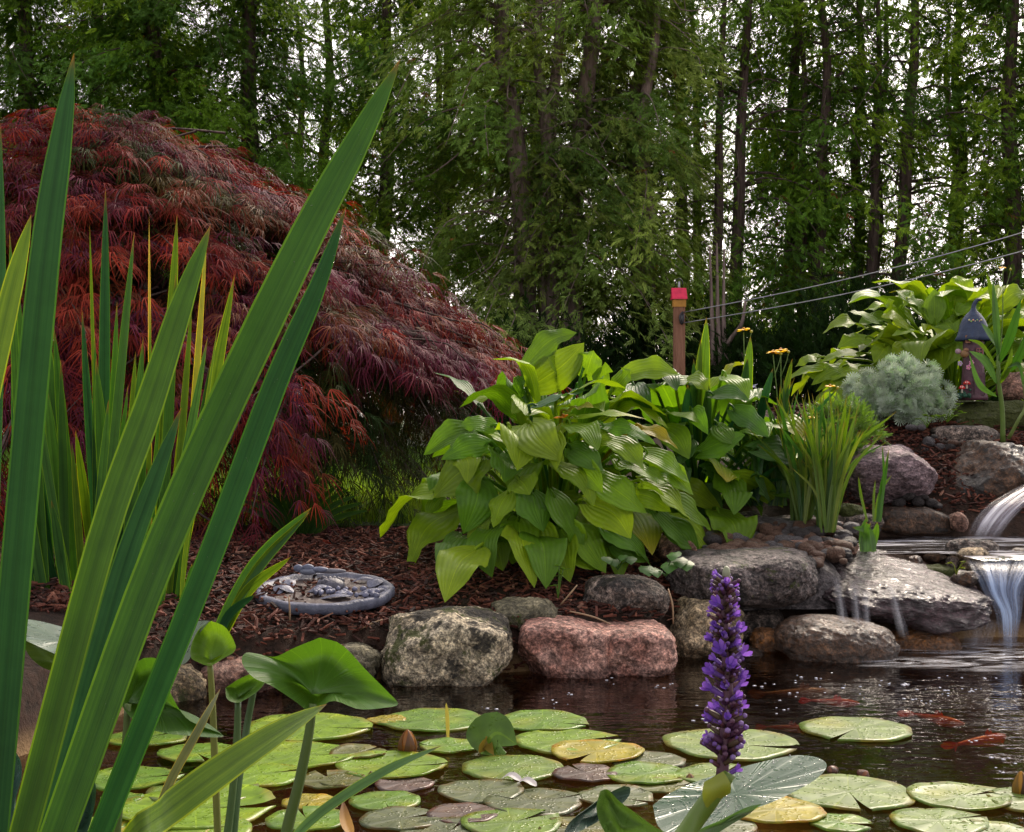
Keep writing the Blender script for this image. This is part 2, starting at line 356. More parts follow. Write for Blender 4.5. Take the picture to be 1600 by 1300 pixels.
def grass(name, xr, yr, n, hmin, hmax, c1, c2, mat='grass', wid=.006, msk=None, lab=None):
    mb = MB(); x = rg.uniform(*xr,n); y = rg.uniform(*yr,n)
    if msk is not None:
        k = msk(x,y); x=x[k]; y=y[k]; n=len(x)
    z = ground_z(x,y); h = rg.uniform(hmin,hmax,n); a = rg.uniform(0,6.28,n); b = rg.uniform(0,6.28,n); le = rg.uniform(.1,.6,n)*h
    w = wid*rg.uniform(.6,1.3,n)
    sx,sy = np.cos(a)*w,np.sin(a)*w; lx,ly = np.cos(b)*le,np.sin(b)*le
    V = np.stack([np.stack([x-sx,y-sy,z],-1),np.stack([x+sx,y+sy,z],-1),np.stack([x+sx*.7+lx*.35,y+sy*.7+ly*.35,z+h*.6],-1),np.stack([x-sx*.7+lx*.35,y-sy*.7+ly*.35,z+h*.6],-1),
        np.stack([x+lx+sx*.1,y+ly+sy*.1,z+h],-1),np.stack([x+lx-sx*.1,y+ly-sy*.1,z+h],-1)],1)
    Q = np.array([[0,1,2,3],[3,2,4,5]])[None]+(np.arange(n)*6)[:,None,None]
    k = rg.random(n)[:,None]; C = np.repeat(np.asarray(c1)*(1-k)+np.asarray(c2)*k,6,0)
    mb.add(V.reshape(-1,3),Q.reshape(-1,4),None,C)
    o = mb.build(name, M[mat]); return tag(o, lab, 'grass', kind='stuff')
grass('lawn_grass', (-3.6,.3), (5.8,9.5), 26000, .05,.11, (.09,.19,.012),(.25,.38,.035), lab='short lawn grass behind the red maple with sunlight put into its bright green')  # tint brightened to stand for sun shining through the blades
grass('lawn_grass', (-5.5,.6), (9.5,15), 16000, .07,.14, (.05,.12,.01),(.14,.25,.03), wid=.012, lab='lawn grass stretching from the maple back to the hedge')

# ------------------------------------------------------------------ water
def watermat(name, tint, rough, ripples, milk=0., mdir=(1,1,1)):
    m = newmat(name); g = NT(m); c = g.pos()
    h = g.math('ADD', g.noise(g.mapv(c,ripples), 1., 3, .5), g.math('MULTIPLY', g.noise(g.mapv(c,tuple(x*4 for x in ripples)), 1., 2), .2))
    nb = g.bump(h, .25, .02)
    fr = g.n('ShaderNodeFresnel'); fr.inputs[0].default_value = 1.333; g.l(nb, fr.inputs['Normal'])
    gl = g.n('ShaderNodeBsdfGlossy'); gl.inputs['Roughness'].default_value = rough; g.l(nb, gl.inputs['Normal'])
    tr = g.n('ShaderNodeBsdfTransparent'); tr.inputs[0].default_value = (*tint,1)
    mx = g.n('ShaderNodeMixShader'); g.l(g.math('MINIMUM',g.math('MULTIPLY',fr.outputs[0],1.15),1.), mx.inputs[0]); g.l(tr.outputs[0],mx.inputs[1]); g.l(gl.outputs[0],mx.inputs[2])
    sh = mx
    if milk:
        df = g.pbsdf(Base_Color=(.62,.62,.72), Roughness=.35, Normal=nb)
        mk = g.ramp(g.noise(g.mapv(c,mdir), 1., 4, .6, .8), [(.5,0.),(.62,milk)])
        m2 = g.n('ShaderNodeMixShader'); g.l(mk,m2.inputs[0]); g.l(sh.outputs[0],m2.inputs[1]); g.l(df.outputs[0],m2.inputs[2]); sh = m2
    g.done(sh); return m
M['pond'] = watermat('pond_water', (.62,.47,.29), .035, (5,9,5))
M['stream'] = watermat('stream_water', (.4,.33,.27), .1, (12,18,9), .6, (4,17,4))
def water_sheet(name, x0,x1,y0,y1,z,mat,n=8):
    mb = MB(); X,Y = np.meshgrid(np.linspace(x0,x1,n),np.linspace(y0,y1,n)); i,j=np.meshgrid(np.arange(n-1),np.arange(n-1),indexing='ij')
    mb.add(np.stack([X,Y,X*0+z],-1).reshape(-1,3), np.stack([i*n+j,i*n+j+1,(i+1)*n+j+1,(i+1)*n+j],-1).reshape(-1,4))
    return tag(mb.build(name, mat), kind='structure')
water_sheet('pond_water', -6,6.,-4,4.9,0.,M['pond'])
mb = MB(); n_ = 24; X,Yv = np.meshgrid(np.linspace(1.2,2.6,n_),np.linspace(0,1,n_)); fr_ = 4.80-.12*smooth(1.42,1.56,X)+.02*np.sin(X*23); Yv = fr_+(5.6-fr_)*Yv; i,j=np.meshgrid(np.arange(n_-1),np.arange(n_-1),indexing='ij')
mb.add(np.stack([X,Yv,X*0+.262-.012*(Yv<4.7)],-1).reshape(-1,3), np.stack([i*n_+j,i*n_+j+1,(i+1)*n_+j+1,(i+1)*n_+j],-1).reshape(-1,4)); tag(mb.build('stream_water', M['stream']), kind='structure')
def fallmat(name, c1, c2, dens, ss=(4.2,.5), fin=.2):
    m = newmat(name); g = NT(m); u = g.sep(g.attr('luv').outputs['Vector'])
    sv = g.n('ShaderNodeCombineXYZ'); g.l(g.math('MULTIPLY',u[1],ss[0]),sv.inputs[0]); g.l(g.math('MULTIPLY',u[0],ss[1]),sv.inputs[1]); g.l(g.math('MULTIPLY',u[2],31.),sv.inputs[2])
    nz = g.noise(sv.outputs[0], 1., 3, .6); edge = g.ramp(g.math('ABSOLUTE',u[1]),[(.6,1.),(1.,0.)])
    end = g.ramp(u[0],[(.0,0.),(fin,1.),(.75,1.),(1.,0.1)])
    al = g.math('MULTIPLY', g.math('MULTIPLY', g.ramp(nz,[(.34,dens*.1),(.68,dens)]), edge), end)
    b = g.pbsdf(Base_Color=g.ramp(nz,[(.4,c1),(.7,c2)]), Roughness=.22, Specular_IOR_Level=.7, Normal=g.bump(nz,.6,.02))
    tl = g.n('ShaderNodeBsdfTranslucent'); tl.inputs[0].default_value = (*c2,1)
    m1 = g.n('ShaderNodeMixShader'); m1.inputs[0].default_value=.35; g.l(b.outputs[0],m1.inputs[1]); g.l(tl.outputs[0],m1.inputs[2])
    tr = g.n('ShaderNodeBsdfTransparent'); mx = g.n('ShaderNodeMixShader'); g.l(al,mx.inputs[0]); g.l(tr.outputs[0],mx.inputs[1]); g.l(m1.outputs[0],mx.inputs[2]); g.done(mx); return m
M['fall'] = fallmat('silky_fall', (.34,.3,.4), (.85,.88,1.), .7)
M['fallb'] = fallmat('blue_fall', (.16,.23,.42), (.5,.66,.98), .66, (4.2,.5), .38)
M['thin'] = fallmat('thin_trickle', (.3,.3,.38), (.7,.74,.85), .26, (2.,.6))
def fall(mb, L, Rr, n=18, m=14, bulge=.03, seed=0.):
    A = spline(L,n); B = spline(Rr,n); v = np.linspace(-1,1,m)
    V = A[:,None]*(1-(v+1)/2)[None,:,None]+B[:,None]*((v+1)/2)[None,:,None]
    V = V+np.array([0,-1,0])*(bulge*(1-v**2))[None,:,None]
    i,j=np.meshgrid(np.arange(n-1),np.arange(m-1),indexing='ij')
    u = np.stack([np.repeat(np.linspace(0,1,n),m),np.tile(v,n),np.full(n*m,seed)],1)
    mb.add(V.reshape(-1,3), np.stack([i*m+j,i*m+j+1,(i+1)*m+j+1,(i+1)*m+j],-1).reshape(-1,4), None, (1,1,1), u)
def waterfall(name, label, mat, strips):
    mb = MB()
    for k,(L,Rr) in enumerate(strips):
        for q in range(2): fall(mb, [P(*p)+Vector((0,.03*q,0)) for p in L], [P(*p)+Vector((0,.03*q,0)) for p in Rr], seed=k*.37+q*.21)
    return tag(mb.build(name, mat), label, 'waterfall')
waterfall('waterfall', 'arching silky sheet of water pouring off the big brown boulder into the stream', M['fall'],
  [([(1618,748,5.62),(1585,766,5.5),(1548,788,5.36),(1526,812,5.27),(1513,838,5.2)], [(1668,740,5.62),(1645,756,5.5),(1606,788,5.36),(1580,815,5.27),(1562,842,5.2)])])
waterfall('waterfall', 'blue white curtain of falling water dropping beside the wet slab tip into the pond', M['fallb'],
  [([(1496,866,4.78),(1512,882,4.64),(1528,905,4.55),(1538,926,4.5),(1557,955,4.46),(1563,985,4.45),(1566,1018,4.44)], [(1670,866,4.78),(1640,882,4.64),(1614,905,4.55),(1602,926,4.5),(1598,955,4.46),(1592,985,4.45),(1588,1018,4.44)])])
waterfall('waterfall', 'faint veil of water falling under the tip of the wet slab', M['thin'],
  [([(1512,968,4.5),(1508,990,4.48),(1500,1016,4.46)],[(1562,968,4.5),(1556,990,4.48),(1548,1016,4.46)])])
TR = [((1308,900),(1322,990),16,'leftmost thin trickle of water running down the front of the wet slab'),((1334,905),(1343,990),14,'thin trickle of water left of the middle of the wet slab'),
      ((1352,915),(1356,985),10,'short thin thread of water falling from the wet slab above the brown boulder'),((1390,905),(1414,996),15,'slanting thin trickle of water falling from the wet slab onto the orange ledge')]
for (a,b,w,lab) in TR:
    ya,yb = 4.36,4.26
    waterfall('water_trickle', lab, M['thin'], [([(a[0]-w*.3,a[1],ya),((a[0]+b[0])/2-w*.4,(a[1]+b[1])/2,yb+.03),(b[0]-w*.6,b[1],yb)],[(a[0]+w*.3,a[1],ya),((a[0]+b[0])/2+w*.4,(a[1]+b[1])/2,yb+.03),(b[0]+w*.6,b[1],yb)])])
# swirling foam at the foot of the fall, bubbles on the pond
m = newmat('foam'); g = NT(m); c = g.objco(); u = g.sep(g.attr('luv').outputs['Vector'])
nz = g.noise(g.mapv(c,(5,13,4)), 1., 5, .65, 1.4)
al = g.math('MULTIPLY', g.ramp(nz,[(.45,0.),(.72,.9)]), g.ramp(u[0],[(.0,1.),(.35,.7),(1.,0.)]))
b = g.pbsdf(Base_Color=(.72,.73,.82), Roughness=.5); tr = g.n('ShaderNodeBsdfTransparent'); mx = g.n('ShaderNodeMixShader')
g.l(al,mx.inputs[0]); g.l(tr.outputs[0],mx.inputs[1]); g.l(b.outputs[0],mx.inputs[2]); g.done(mx); M['foam'] = m
def foam(name, label, c, rx, ry, z, n=40):
    mb = MB(); V=[(c.x,c.y,z)]; U=[(0,0,0)]; T=[]
    for k in range(1,9):
        for i in range(n):
            a=i*2*math.pi/n; r=k/8*(1+.18*math.sin(a*3+1)+.1*math.sin(a*5)); V.append((c.x+rx*r*math.cos(a), c.y+ry*r*math.sin(a), z)); U.append((k/8,0,0))
    Q=[]
    for i in range(n): T.append((0,1+i,1+(i+1)%n))
    for k in range(7):
        for i in range(n): Q.append((1+k*n+i,1+(k+1)*n+i,1+(k+1)*n+(i+1)%n,1+k*n+(i+1)%n))
    mb.add(V,Q,T,(1,1,1),U); return tag(mb.build(name, M['foam'], origin=(c.x,c.y,0)), label, 'foam', kind='stuff')
foam('foam', 'white swirling foam on the pond below the blue waterfall', W(1575,1022), .48,.34,.004)
foam('foam', 'white foam where the arching waterfall meets the stream', P(1500,832,5.15), .5,.12,.267)
foam('foam', 'thin streaks of foam on the pond before the orange ledge', W(1430,1036), .25,.10,.0045)
mb = MB(); rg = np.random.default_rng(8)
for (px,py) in [(1190,1071),(1150,1060),(1216,1069),(1246,1055),(1262,1067),(1290,1077),(1320,1072),(1333,1071),(1371,1069),(1352,1089),(1402,1069),(1406,1070),(1416,1070),(1445,1077),(1470,1076),(1480,1088),(1508,1078),(1528,1078),(1530,1079),(1590,1081),(1596,1084),(1450,1100),(1432,1093),(1268,1127),(1088,1128),(1100,1102),(1202,1092),(1218,1109),(970,1070),(955,1062),(876,1103),(850,1095),(770,1106),(940,1062),(1030,1073),(1038,1070),(1055,1072),(895,1085),(1565,1187),(1566,1203),(1520,1155),(1340,1130),(1240,1085),(1270,1060),(1300,1052),(1500,1060),(1460,1060),(1550,1060)]:
    w = W(px,py)
    for k in range(rg.integers(1,5)):
        r = rg.uniform(.001,.0032); ball(mb,(w.x+rg.normal(0,.015),w.y+rg.normal(0,.02),.001),(r*1.9,r*1.9,r*.35),1,(.6,.6,.68))
tag(mb.build('bubbles', plain('bubble_white',.15,.6,amt=0.,bump=0.)), 'small white bubbles and foam specks floating on the dark pond', 'bubbles', kind='stuff')

# ------------------------------------------------------------------ rocks
def rock_mesh(seed, size, p=2.6, sub=5, rough=1., planes=9, cut=.78, flat=0.):
    rnd = random.Random(seed); v,t = ICO[sub]; v = v.copy()
    r = (np.abs(v)**p).sum(1)**(-1/p); v = v*r[:,None]
    for _ in range(planes):
        nn = np.array([rnd.gauss(0,1),rnd.gauss(0,1),rnd.gauss(0,.8)]); nn/=np.linalg.norm(nn)
        d = rnd.uniform(cut,1.08); e = v@nn-d; v = v-np.where(e>0,e*.86,0)[:,None]*nn[None]
    s = np.array(size); off = Vector((seed*7.3,seed*3.1,seed*1.9)); sc = 1/max(size)
    N = v/np.linalg.norm(v,axis=1,keepdims=True)
    D = np.empty(len(v)); E = np.empty(len(v))
    w = v*s*sc
    for i in range(len(v)):
        q = Vector(w[i]*1.6)+off
        D[i] = noise.fractal(q*1.1, 1., 2., 5, noise_basis='PERLIN_ORIGINAL')*.17-noise.ridged_multi_fractal(q*2.6,.9,2.1,5,.9,2.)*.045
        E[i] = noise.fractal(q*8., .7, 2.2, 5)*.03
    v = v+N*((D+E)*rough)[:,None]
    lo,hi = v.min(0),v.max(0); v = (v-(lo+hi)/2)/((hi-lo)/2)
    return v*s, t
ROCKM = {}
def rk(kind):
    if kind not in ROCKM:
        k = len(ROCKM)
        ROCKM[kind] = {
         'lichen': lambda: rockmat('lichen_granite',(.15,.125,.085),(.34,.3,.22),(.5,.45,.35),.85,.75,moss=.5,dark=.55,seed=1),
         'pink':   lambda: rockmat('pink_granite',(.13,.065,.055),(.28,.14,.115),(.4,.25,.215),.7,.6,seed=2.3),
         'olive':  lambda: rockmat('olive_rock',(.06,.055,.035),(.13,.12,.08),(.2,.18,.12),.8,.5,moss=.25,seed=3.7),
         'dark':   lambda: rockmat('dark_granite',(.045,.036,.032),(.11,.09,.08),(.27,.22,.2),.65,.8,dark=.25,seed=4.1),
         'slab':   lambda: rockmat('grey_slab',(.042,.034,.034),(.1,.084,.084),(.175,.15,.15),.6,.7,seed=5.9,moss=.25,dark=.35),
         'brown':  lambda: rockmat('brown_wet_rock',(.026,.012,.006),(.06,.03,.015),(.1,.057,.034),.5,.6,wet=.45,seed=6.2,dark=.1),
         'wet':    lambda: rockmat('wet_slab',(.014,.007,.01),(.038,.02,.027),(.07,.04,.05),.5,.5,wet=.75,layer=2.2,seed=7.7),
         'orange': lambda: rockmat('orange_ledge',(.07,.03,.01),(.2,.085,.025),(.3,.15,.06),.35,.5,wet=.7,seed=8.5),
         'purple': lambda: rockmat('mauve_rock',(.09,.065,.075),(.19,.14,.16),(.28,.21,.235),.7,.5,layer=1.8,seed=9.3),
         'tan':    lambda: rockmat('tan_rock',(.12,.09,.05),(.24,.19,.12),(.32,.26,.18),.75,.7,moss=.2,seed=10.1),
         'red':    lambda: rockmat('reddish_rock',(.13,.07,.05),(.24,.14,.11),(.32,.21,.17),.75,.5,seed=11.4),
         'moss':   lambda: rockmat('mossy_rock',(.03,.028,.02),(.08,.075,.06),(.14,.13,.12),.85,.5,moss=1.6,seed=12.8),
         'pebg':   lambda: rockmat('grey_pebble',(.12,.11,.12),(.2,.19,.21),(.28,.27,.3),.5,.4,seed=13.),
         'pebr':   lambda: rockmat('brown_pebble',(.13,.07,.05),(.24,.14,.1),(.32,.2,.16),.5,.4,seed=14.),
         'pebd':   lambda: rockmat('dark_pebble',(.04,.035,.035),(.09,.08,.085),(.14,.13,.14),.45,.4,seed=15.),
        }[kind]()
    return ROCKM[kind]
def rock(name, label, cat, kind, x0,y0,x1,y1, Y, dep, seed, p=2.6, sub=5, roll=0., rough=1., planes=9, cut=.78, yaw=0., wedge=0., pitch=0.):
    w = (x1-x0)/F*Y/2; h = (y1-y0)/F*Y/2; c = P((x0+x1)/2,(y0+y1)/2,Y)+Vector((0,dep*.5,0))
    v,t = rock_mesh(seed,(w,dep,h),p,sub,rough,planes,cut)
    if yaw:
        cy,sy = math.cos(yaw),math.sin(yaw); v = v@np.array([[cy,-sy,0],[sy,cy,0],[0,0,1]]).T
    if roll:
        cr,sr = math.cos(roll),math.sin(roll); v = v@np.array([[cr,0,sr],[0,1,0],[-sr,0,cr]]).T
        v = v/ (np.abs(v).max(0)/np.array([w,np.abs(v[:,1]).max(),h]))
    if pitch: v[:,2] = v[:,2]*(1-pitch*.75)+np.clip(v[:,1]/dep,-1,1)*h*pitch*.75
    if wedge:
        q = smooth(-.15,1,v[:,0]/w); v[:,2] = v[:,2]*(1-wedge*q)-wedge*.62*h*q
    mb = MB(); mb.add(v+np.array(c), None, t)
    return tag(mb.build(name, rk(kind), origin=c), label, cat)
B='boulder'; K='rock'
rock('boulder','blocky pale grey lichen boulder with dark moss patches on the pond edge',B,'lichen',587,957,803,1090,3.86,.15,1.3,p=4.2,sub=6,planes=6,cut=.9,rough=.55,roll=-.05)
rock('rock','low olive dark rock wedged behind the gap between the lichen boulder and the pink rock',K,'olive',762,936,888,1000,4.12,.12,2.2,p=3,planes=7,rough=.7)
rock('boulder','pink granite boulder, the left of the pink pair at the water',B,'pink',804,970,962,1070,3.98,.15,3.4,p=5,sub=6,planes=5,cut=.92,rough=.6,roll=.04)
rock('boulder','pink granite boulder, the right of the pink pair, with a cracked notched top',B,'pink',922,978,1064,1062,4.0,.15,4.6,p=5,sub=6,planes=5,cut=.92,rough=.6,roll=-.04)
rock('boulder','dark rounded granite boulder with pale bands below the hosta tips',B,'dark',911,901,1049,982,4.28,.13,5.5,p=2.8,planes=7,rough=.8,roll=.06)
rock('boulder','large flat topped dark grey boulder behind the purple flower spike',B,'slab',1043,863,1290,952,4.46,.26,6.8,p=3.2,sub=6,planes=8,cut=.84,rough=.6,roll=-.06)
rock('boulder','tan and olive boulder under the large dark grey slab',B,'tan',1044,938,1170,1040,4.3,.16,7.9,p=3.2,planes=6,rough=.8)
rock('rock','dark shaded rock in the hollow under the grey slab',K,'dark',1130,945,1232,1012,4.52,.14,8.3,p=2.8,sub=4)
rock('rock','small orange brown stone in the dark hollow at the water',K,'orange',1172,983,1228,1022,4.36,.07,9.2,sub=4)
rock('rock','low dark wet stone lying in the water below the tan boulder',K,'brown',1090,1006,1200,1058,4.3,.1,10.6,sub=4,p=2.4)
rock('boulder','rounded wet brown boulder standing in the pond below the wet slab',B,'brown',1216,966,1412,1062,4.24,.17,11.1,p=2.5,sub=6,planes=6,rough=.6,roll=.1)
rock('boulder','broad wet glistening slab with water running over its top',B,'wet',1276,858,1568,992,4.5,.32,12.7,p=4.6,sub=6,planes=7,cut=.86,rough=.8,roll=.05,wedge=.34,pitch=.6)
rock('rock','low orange brown wet ledge between the brown boulder and the waterfall',K,'orange',1370,984,1512,1046,4.42,.12,13.3,p=3,planes=6,sub=5,rough=.6,roll=.05)
rock('boulder','dark rock behind the blue waterfall',B,'brown',1480,925,1660,1040,4.78,.14,14.2,p=3.4,sub=5)
rock('boulder','flat topped mauve boulder below the silver plant',B,'purple',1290,695,1478,792,5.62,.3,15.8,p=2.9,sub=6,planes=8,cut=.84,rough=.6,roll=-.06)
rock('boulder','big brown wet boulder that the upper waterfall pours over',B,'brown',1462,687,1690,842,5.76,.3,16.4,p=3.2,sub=6,planes=8,cut=.82,rough=.7)
rock('rock','long flat brown ledge stone at the back of the stream pool',K,'brown',1372,792,1493,838,5.5,.12,17.2,p=4.4,planes=5,cut=.92,rough=.5)
rock('rock','small reddish stone at the end of the brown ledge beside the waterfall',K,'red',1488,800,1516,832,5.42,.05,18.6,sub=4)
rock('boulder','dark mossy stone slab under the fairy house',B,'moss',1462,624,1660,690,6.3,.3,19.3,p=4,sub=6,planes=5,cut=.9,rough=.6)
rock('rock','flat grey stone in front of the mossy slab',K,'dark',1460,664,1566,702,6.02,.12,20.4,p=3.2,planes=5,rough=.6)
rock('rock','dark brown log shaped stone beside the fairy house',K,'red',1562,580,1660,630,6.36,.1,21.9,p=3,sub=4)
rock('boulder','dark rounded stone sitting in the stream pool behind the tan cobble',B,'dark',1478,842,1566,892,4.92,.09,22.2,p=2.4)
rock('rock','tan rounded cobble in front of the dark stone in the stream',K,'tan',1496,856,1554,894,4.78,.05,23.5,p=2.2,planes=3,rough=.5)
rock('rock','small dark wet stone at the lip of the slab below the tan cobble',K,'brown',1490,892,1534,920,4.62,.05,24.7,sub=4)
rock('rock','flat mossy stone on the lip of the stream above the wet slab',K,'moss',1424,882,1502,912,4.74,.08,44.2,sub=4)
rock('rock','tiny dark stone standing left of the tan cobble',K,'dark',1480,868,1500,892,4.76,.03,25.1,sub=4)
rock('rock','small wet brown stone breaking the stream surface',K,'brown',1414,868,1444,884,4.78,.05,26.6,sub=4)
rock('rock','low wet stone among the ripples left of the dark stream stone',K,'brown',1446,866,1480,882,4.85,.05,27.2,sub=4)
rock('rock','wet stone at the right edge of the stream above the blue waterfall',K,'brown',1584,856,1640,890,4.85,.08,28.9,sub=4)
rock('rock','pebbly flat slab between the pebble bank and the stream',K,'red',1200,842,1345,870,4.8,.12,29.4,p=3.6,planes=5,cut=.9,rough=.7)
rock('rock','long flat grey brown stone behind the pebble bank',K,'dark',1196,808,1290,830,5.2,.12,30.1,p=3.4,rough=.7)
rock('rock','dark stone beside the right hosta at the top of the pebble bank',K,'dark',1148,800,1206,832,5.2,.1,31.3,sub=4)
rock('rock','reddish brown stone half under the drooping hosta leaves',K,'red',1030,836,1100,886,4.72,.12,32.2,p=3,sub=5)
rock('rock','dark flat stone behind the rush clump on the stream bank',K,'dark',1258,800,1380,838,5.3,.12,33.3,p=3.6,rough=.7)
rock('rock','small yellow green mossy stone at the foot of the rushes',K,'moss',1306,786,1352,816,5.28,.05,34.5,sub=4)
rock('boulder','brown lichen stained boulder behind the big iris blades',B,'red',-60,1024,78,1210,3.25,.16,35.7,p=3.4,sub=6,rough=1.1)
rock('rock','grey green stone between the iris and the bark bed',K,'olive',330,972,412,1022,4.0,.1,36.1,sub=4)
rock('rock','low brown stone at the waterline behind the pickerel leaves',K,'red',300,1026,440,1098,3.74,.12,37.8,sub=5)
rock('rock','dark stone left of the lichen boulder at the waterline',K,'olive',430,1010,596,1092,3.82,.12,38.4,p=3,sub=5)
rock('rock','brown stone behind the left iris clump at the waterline',K,'tan',150,1040,316,1130,3.6,.14,39.1,sub=4)
# dark infill stones behind the pond rim
rock('rock','dark stone filling the gap between the grey slab and the wet slab',K,'dark',1232,905,1330,990,4.7,.14,41.3,sub=4)
# ------------------------------------------------------------------ pebbles
rg = np.random.default_rng(21); PEB = {}
for kd in ('pebg','pebr','pebd'):
    for q in range(3):
        v,t = rock_mesh(50+q*3.3+{'pebg':0,'pebr':20,'pebd':40}[kd],(1,.85,.62),2.2,3,.6,3,.85)
        mb = MB(); mb.add(v,None,t); PEB[kd,q] = mb.mesh('pebble', rk(kd))
def pebble(x,y,z,r,kd,label,group):
    o = bpy.data.objects.new('pebble', PEB[kd,int(rg.integers(3))]); COL.objects.link(o)
    o.location=(x,y,z); o.rotation_euler=(rg.normal(0,.2),rg.normal(0,.2),rg.uniform(0,6.28)); o.scale=(r*rg.uniform(.85,1.2),)*2+(r*rg.uniform(.8,1.2),)
    ORG[o]=o.location.copy(); return tag(o,label,'pebble',group)
PB = [(x,y) for x,y in zip(rg.uniform(1060,1330,260), rg.uniform(812,880,260)) if y<900-(x-1085)*.12]
nm = {'pebg':'grey','pebr':'reddish brown','pebd':'dark'}
for (px,py) in PB:
    Y=4.95-(py-822)/56*.42; x=(px-800)/F*Y; z=CZ-(py-650)/F*Y
    kd=['pebg','pebr','pebd','pebr'][int(rg.integers(4))]
    pebble(x,Y,z-.012,rg.choice([.012,.016,.022,.028,.036]),kd,f'small {nm[kd]} pebble in the pebble bank behind the large dark grey boulder',f'{nm[kd]} pebbles on the stream bank')
sheet('gravel_bank', np.linspace(.55,1.3,40), np.linspace(4.5,5.1,40), lambda X,Y: .73-((822+(4.95-Y)/.42*56)-650)/F*Y-.02-.12*(1-smooth(.5,.65,X)*(1-smooth(1.0,1.18,X))*smooth(4.5,4.58,Y)), rk('pebd'), jit=.012)
for (px,py,r) in [(1452,690,.03),(1468,698,.025),(1484,700,.03),(1500,705,.024),(1445,702,.02),(1474,708,.02),(1460,682,.018),(1424,668,.022),(1440,668,.018),(1490,692,.02)]:
    kd=['pebg','pebr','pebd'][int(rg.integers(3))]
    pebble(*(P(px,py,5.95)),r,kd,f'small {nm[kd]} pebble on the bark slope between the mauve and brown boulders',f'{nm[kd]} pebbles on the upper bark slope')
for (px,py,r) in [(1418,775,.035),(1435,784,.03),(1456,786,.03),(1465,790,.022),(1404,786,.03),(1444,776,.02)]:
    pebble(*(P(px,py,5.56)),r,'pebd','small dark stone in the gap above the brown ledge stone','dark stones above the ledge')
# ------------------------------------------------------------------ bark mulch
def mulch(name, label, n, xr, yr, msk, s=1.):
    mb = MB(); x=rg.uniform(*xr,n); y=rg.uniform(*yr,n); k=msk(x,y); x=x[k]; y=y[k]; n=len(x); zup=np.zeros(n)
    L=rg.uniform(.012,.05,n)*s; Wd=rg.uniform(.004,.011,n)*s; H=rg.uniform(.002,.006,n)*s; a=rg.uniform(0,6.28,n); ti=rg.normal(0,.3,n)
    ax=np.stack([np.cos(a)*np.cos(ti),np.sin(a)*np.cos(ti),np.sin(ti)],-1); Mx=frames(ax, np.stack([rg.normal(0,.3,n),rg.normal(0,.3,n),np.ones(n)],-1))
    tv=np.array([[X,Y,Z] for Z in(-.5,.5) for Y in(-.5,.5) for X in(-.5,.5)]); tv[1::2,0]*=.8
    V=np.einsum('kj,nij->nki',tv,Mx*np.stack([Wd,L,H],-1)[:,None,:])+np.stack([x,y,ground_z(x,y)+rg.uniform(.0,.022,n)*s],-1)[:,None]
    Q=np.array([[0,2,3,1],[4,5,7,6],[0,1,5,4],[2,6,7,3],[0,4,6,2],[1,3,7,5]])[None]+(np.arange(n)*8)[:,None,None]
    pal=np.array([[.07,.02,.013],[.12,.036,.022],[.04,.014,.01],[.16,.06,.038],[.022,.01,.008],[.22,.11,.075]]); C=pal[rg.choice(6,n,p=[.3,.25,.2,.1,.12,.03])]*rg.uniform(.7,1.3,n)[:,None]
    mb.add(V.reshape(-1,3),Q.reshape(-1,4),None,np.repeat(C,8,0)); return tag(mb.build(name,M['chip'],smooth=False),label,'bark mulch',kind='stuff')
mulch('bark_mulch','red brown shredded bark mulch covering the bed along the pond',19000,(-1.9,.75),(3.6,5.6),lambda x,y:(y-np.interp(x,SX,SY))>-.03)
mulch('bark_mulch','red brown bark mulch on the slope below the silver plant',4500,(1.2,2.6),(5.5,6.6),lambda x,y:y>5.55,1.1)
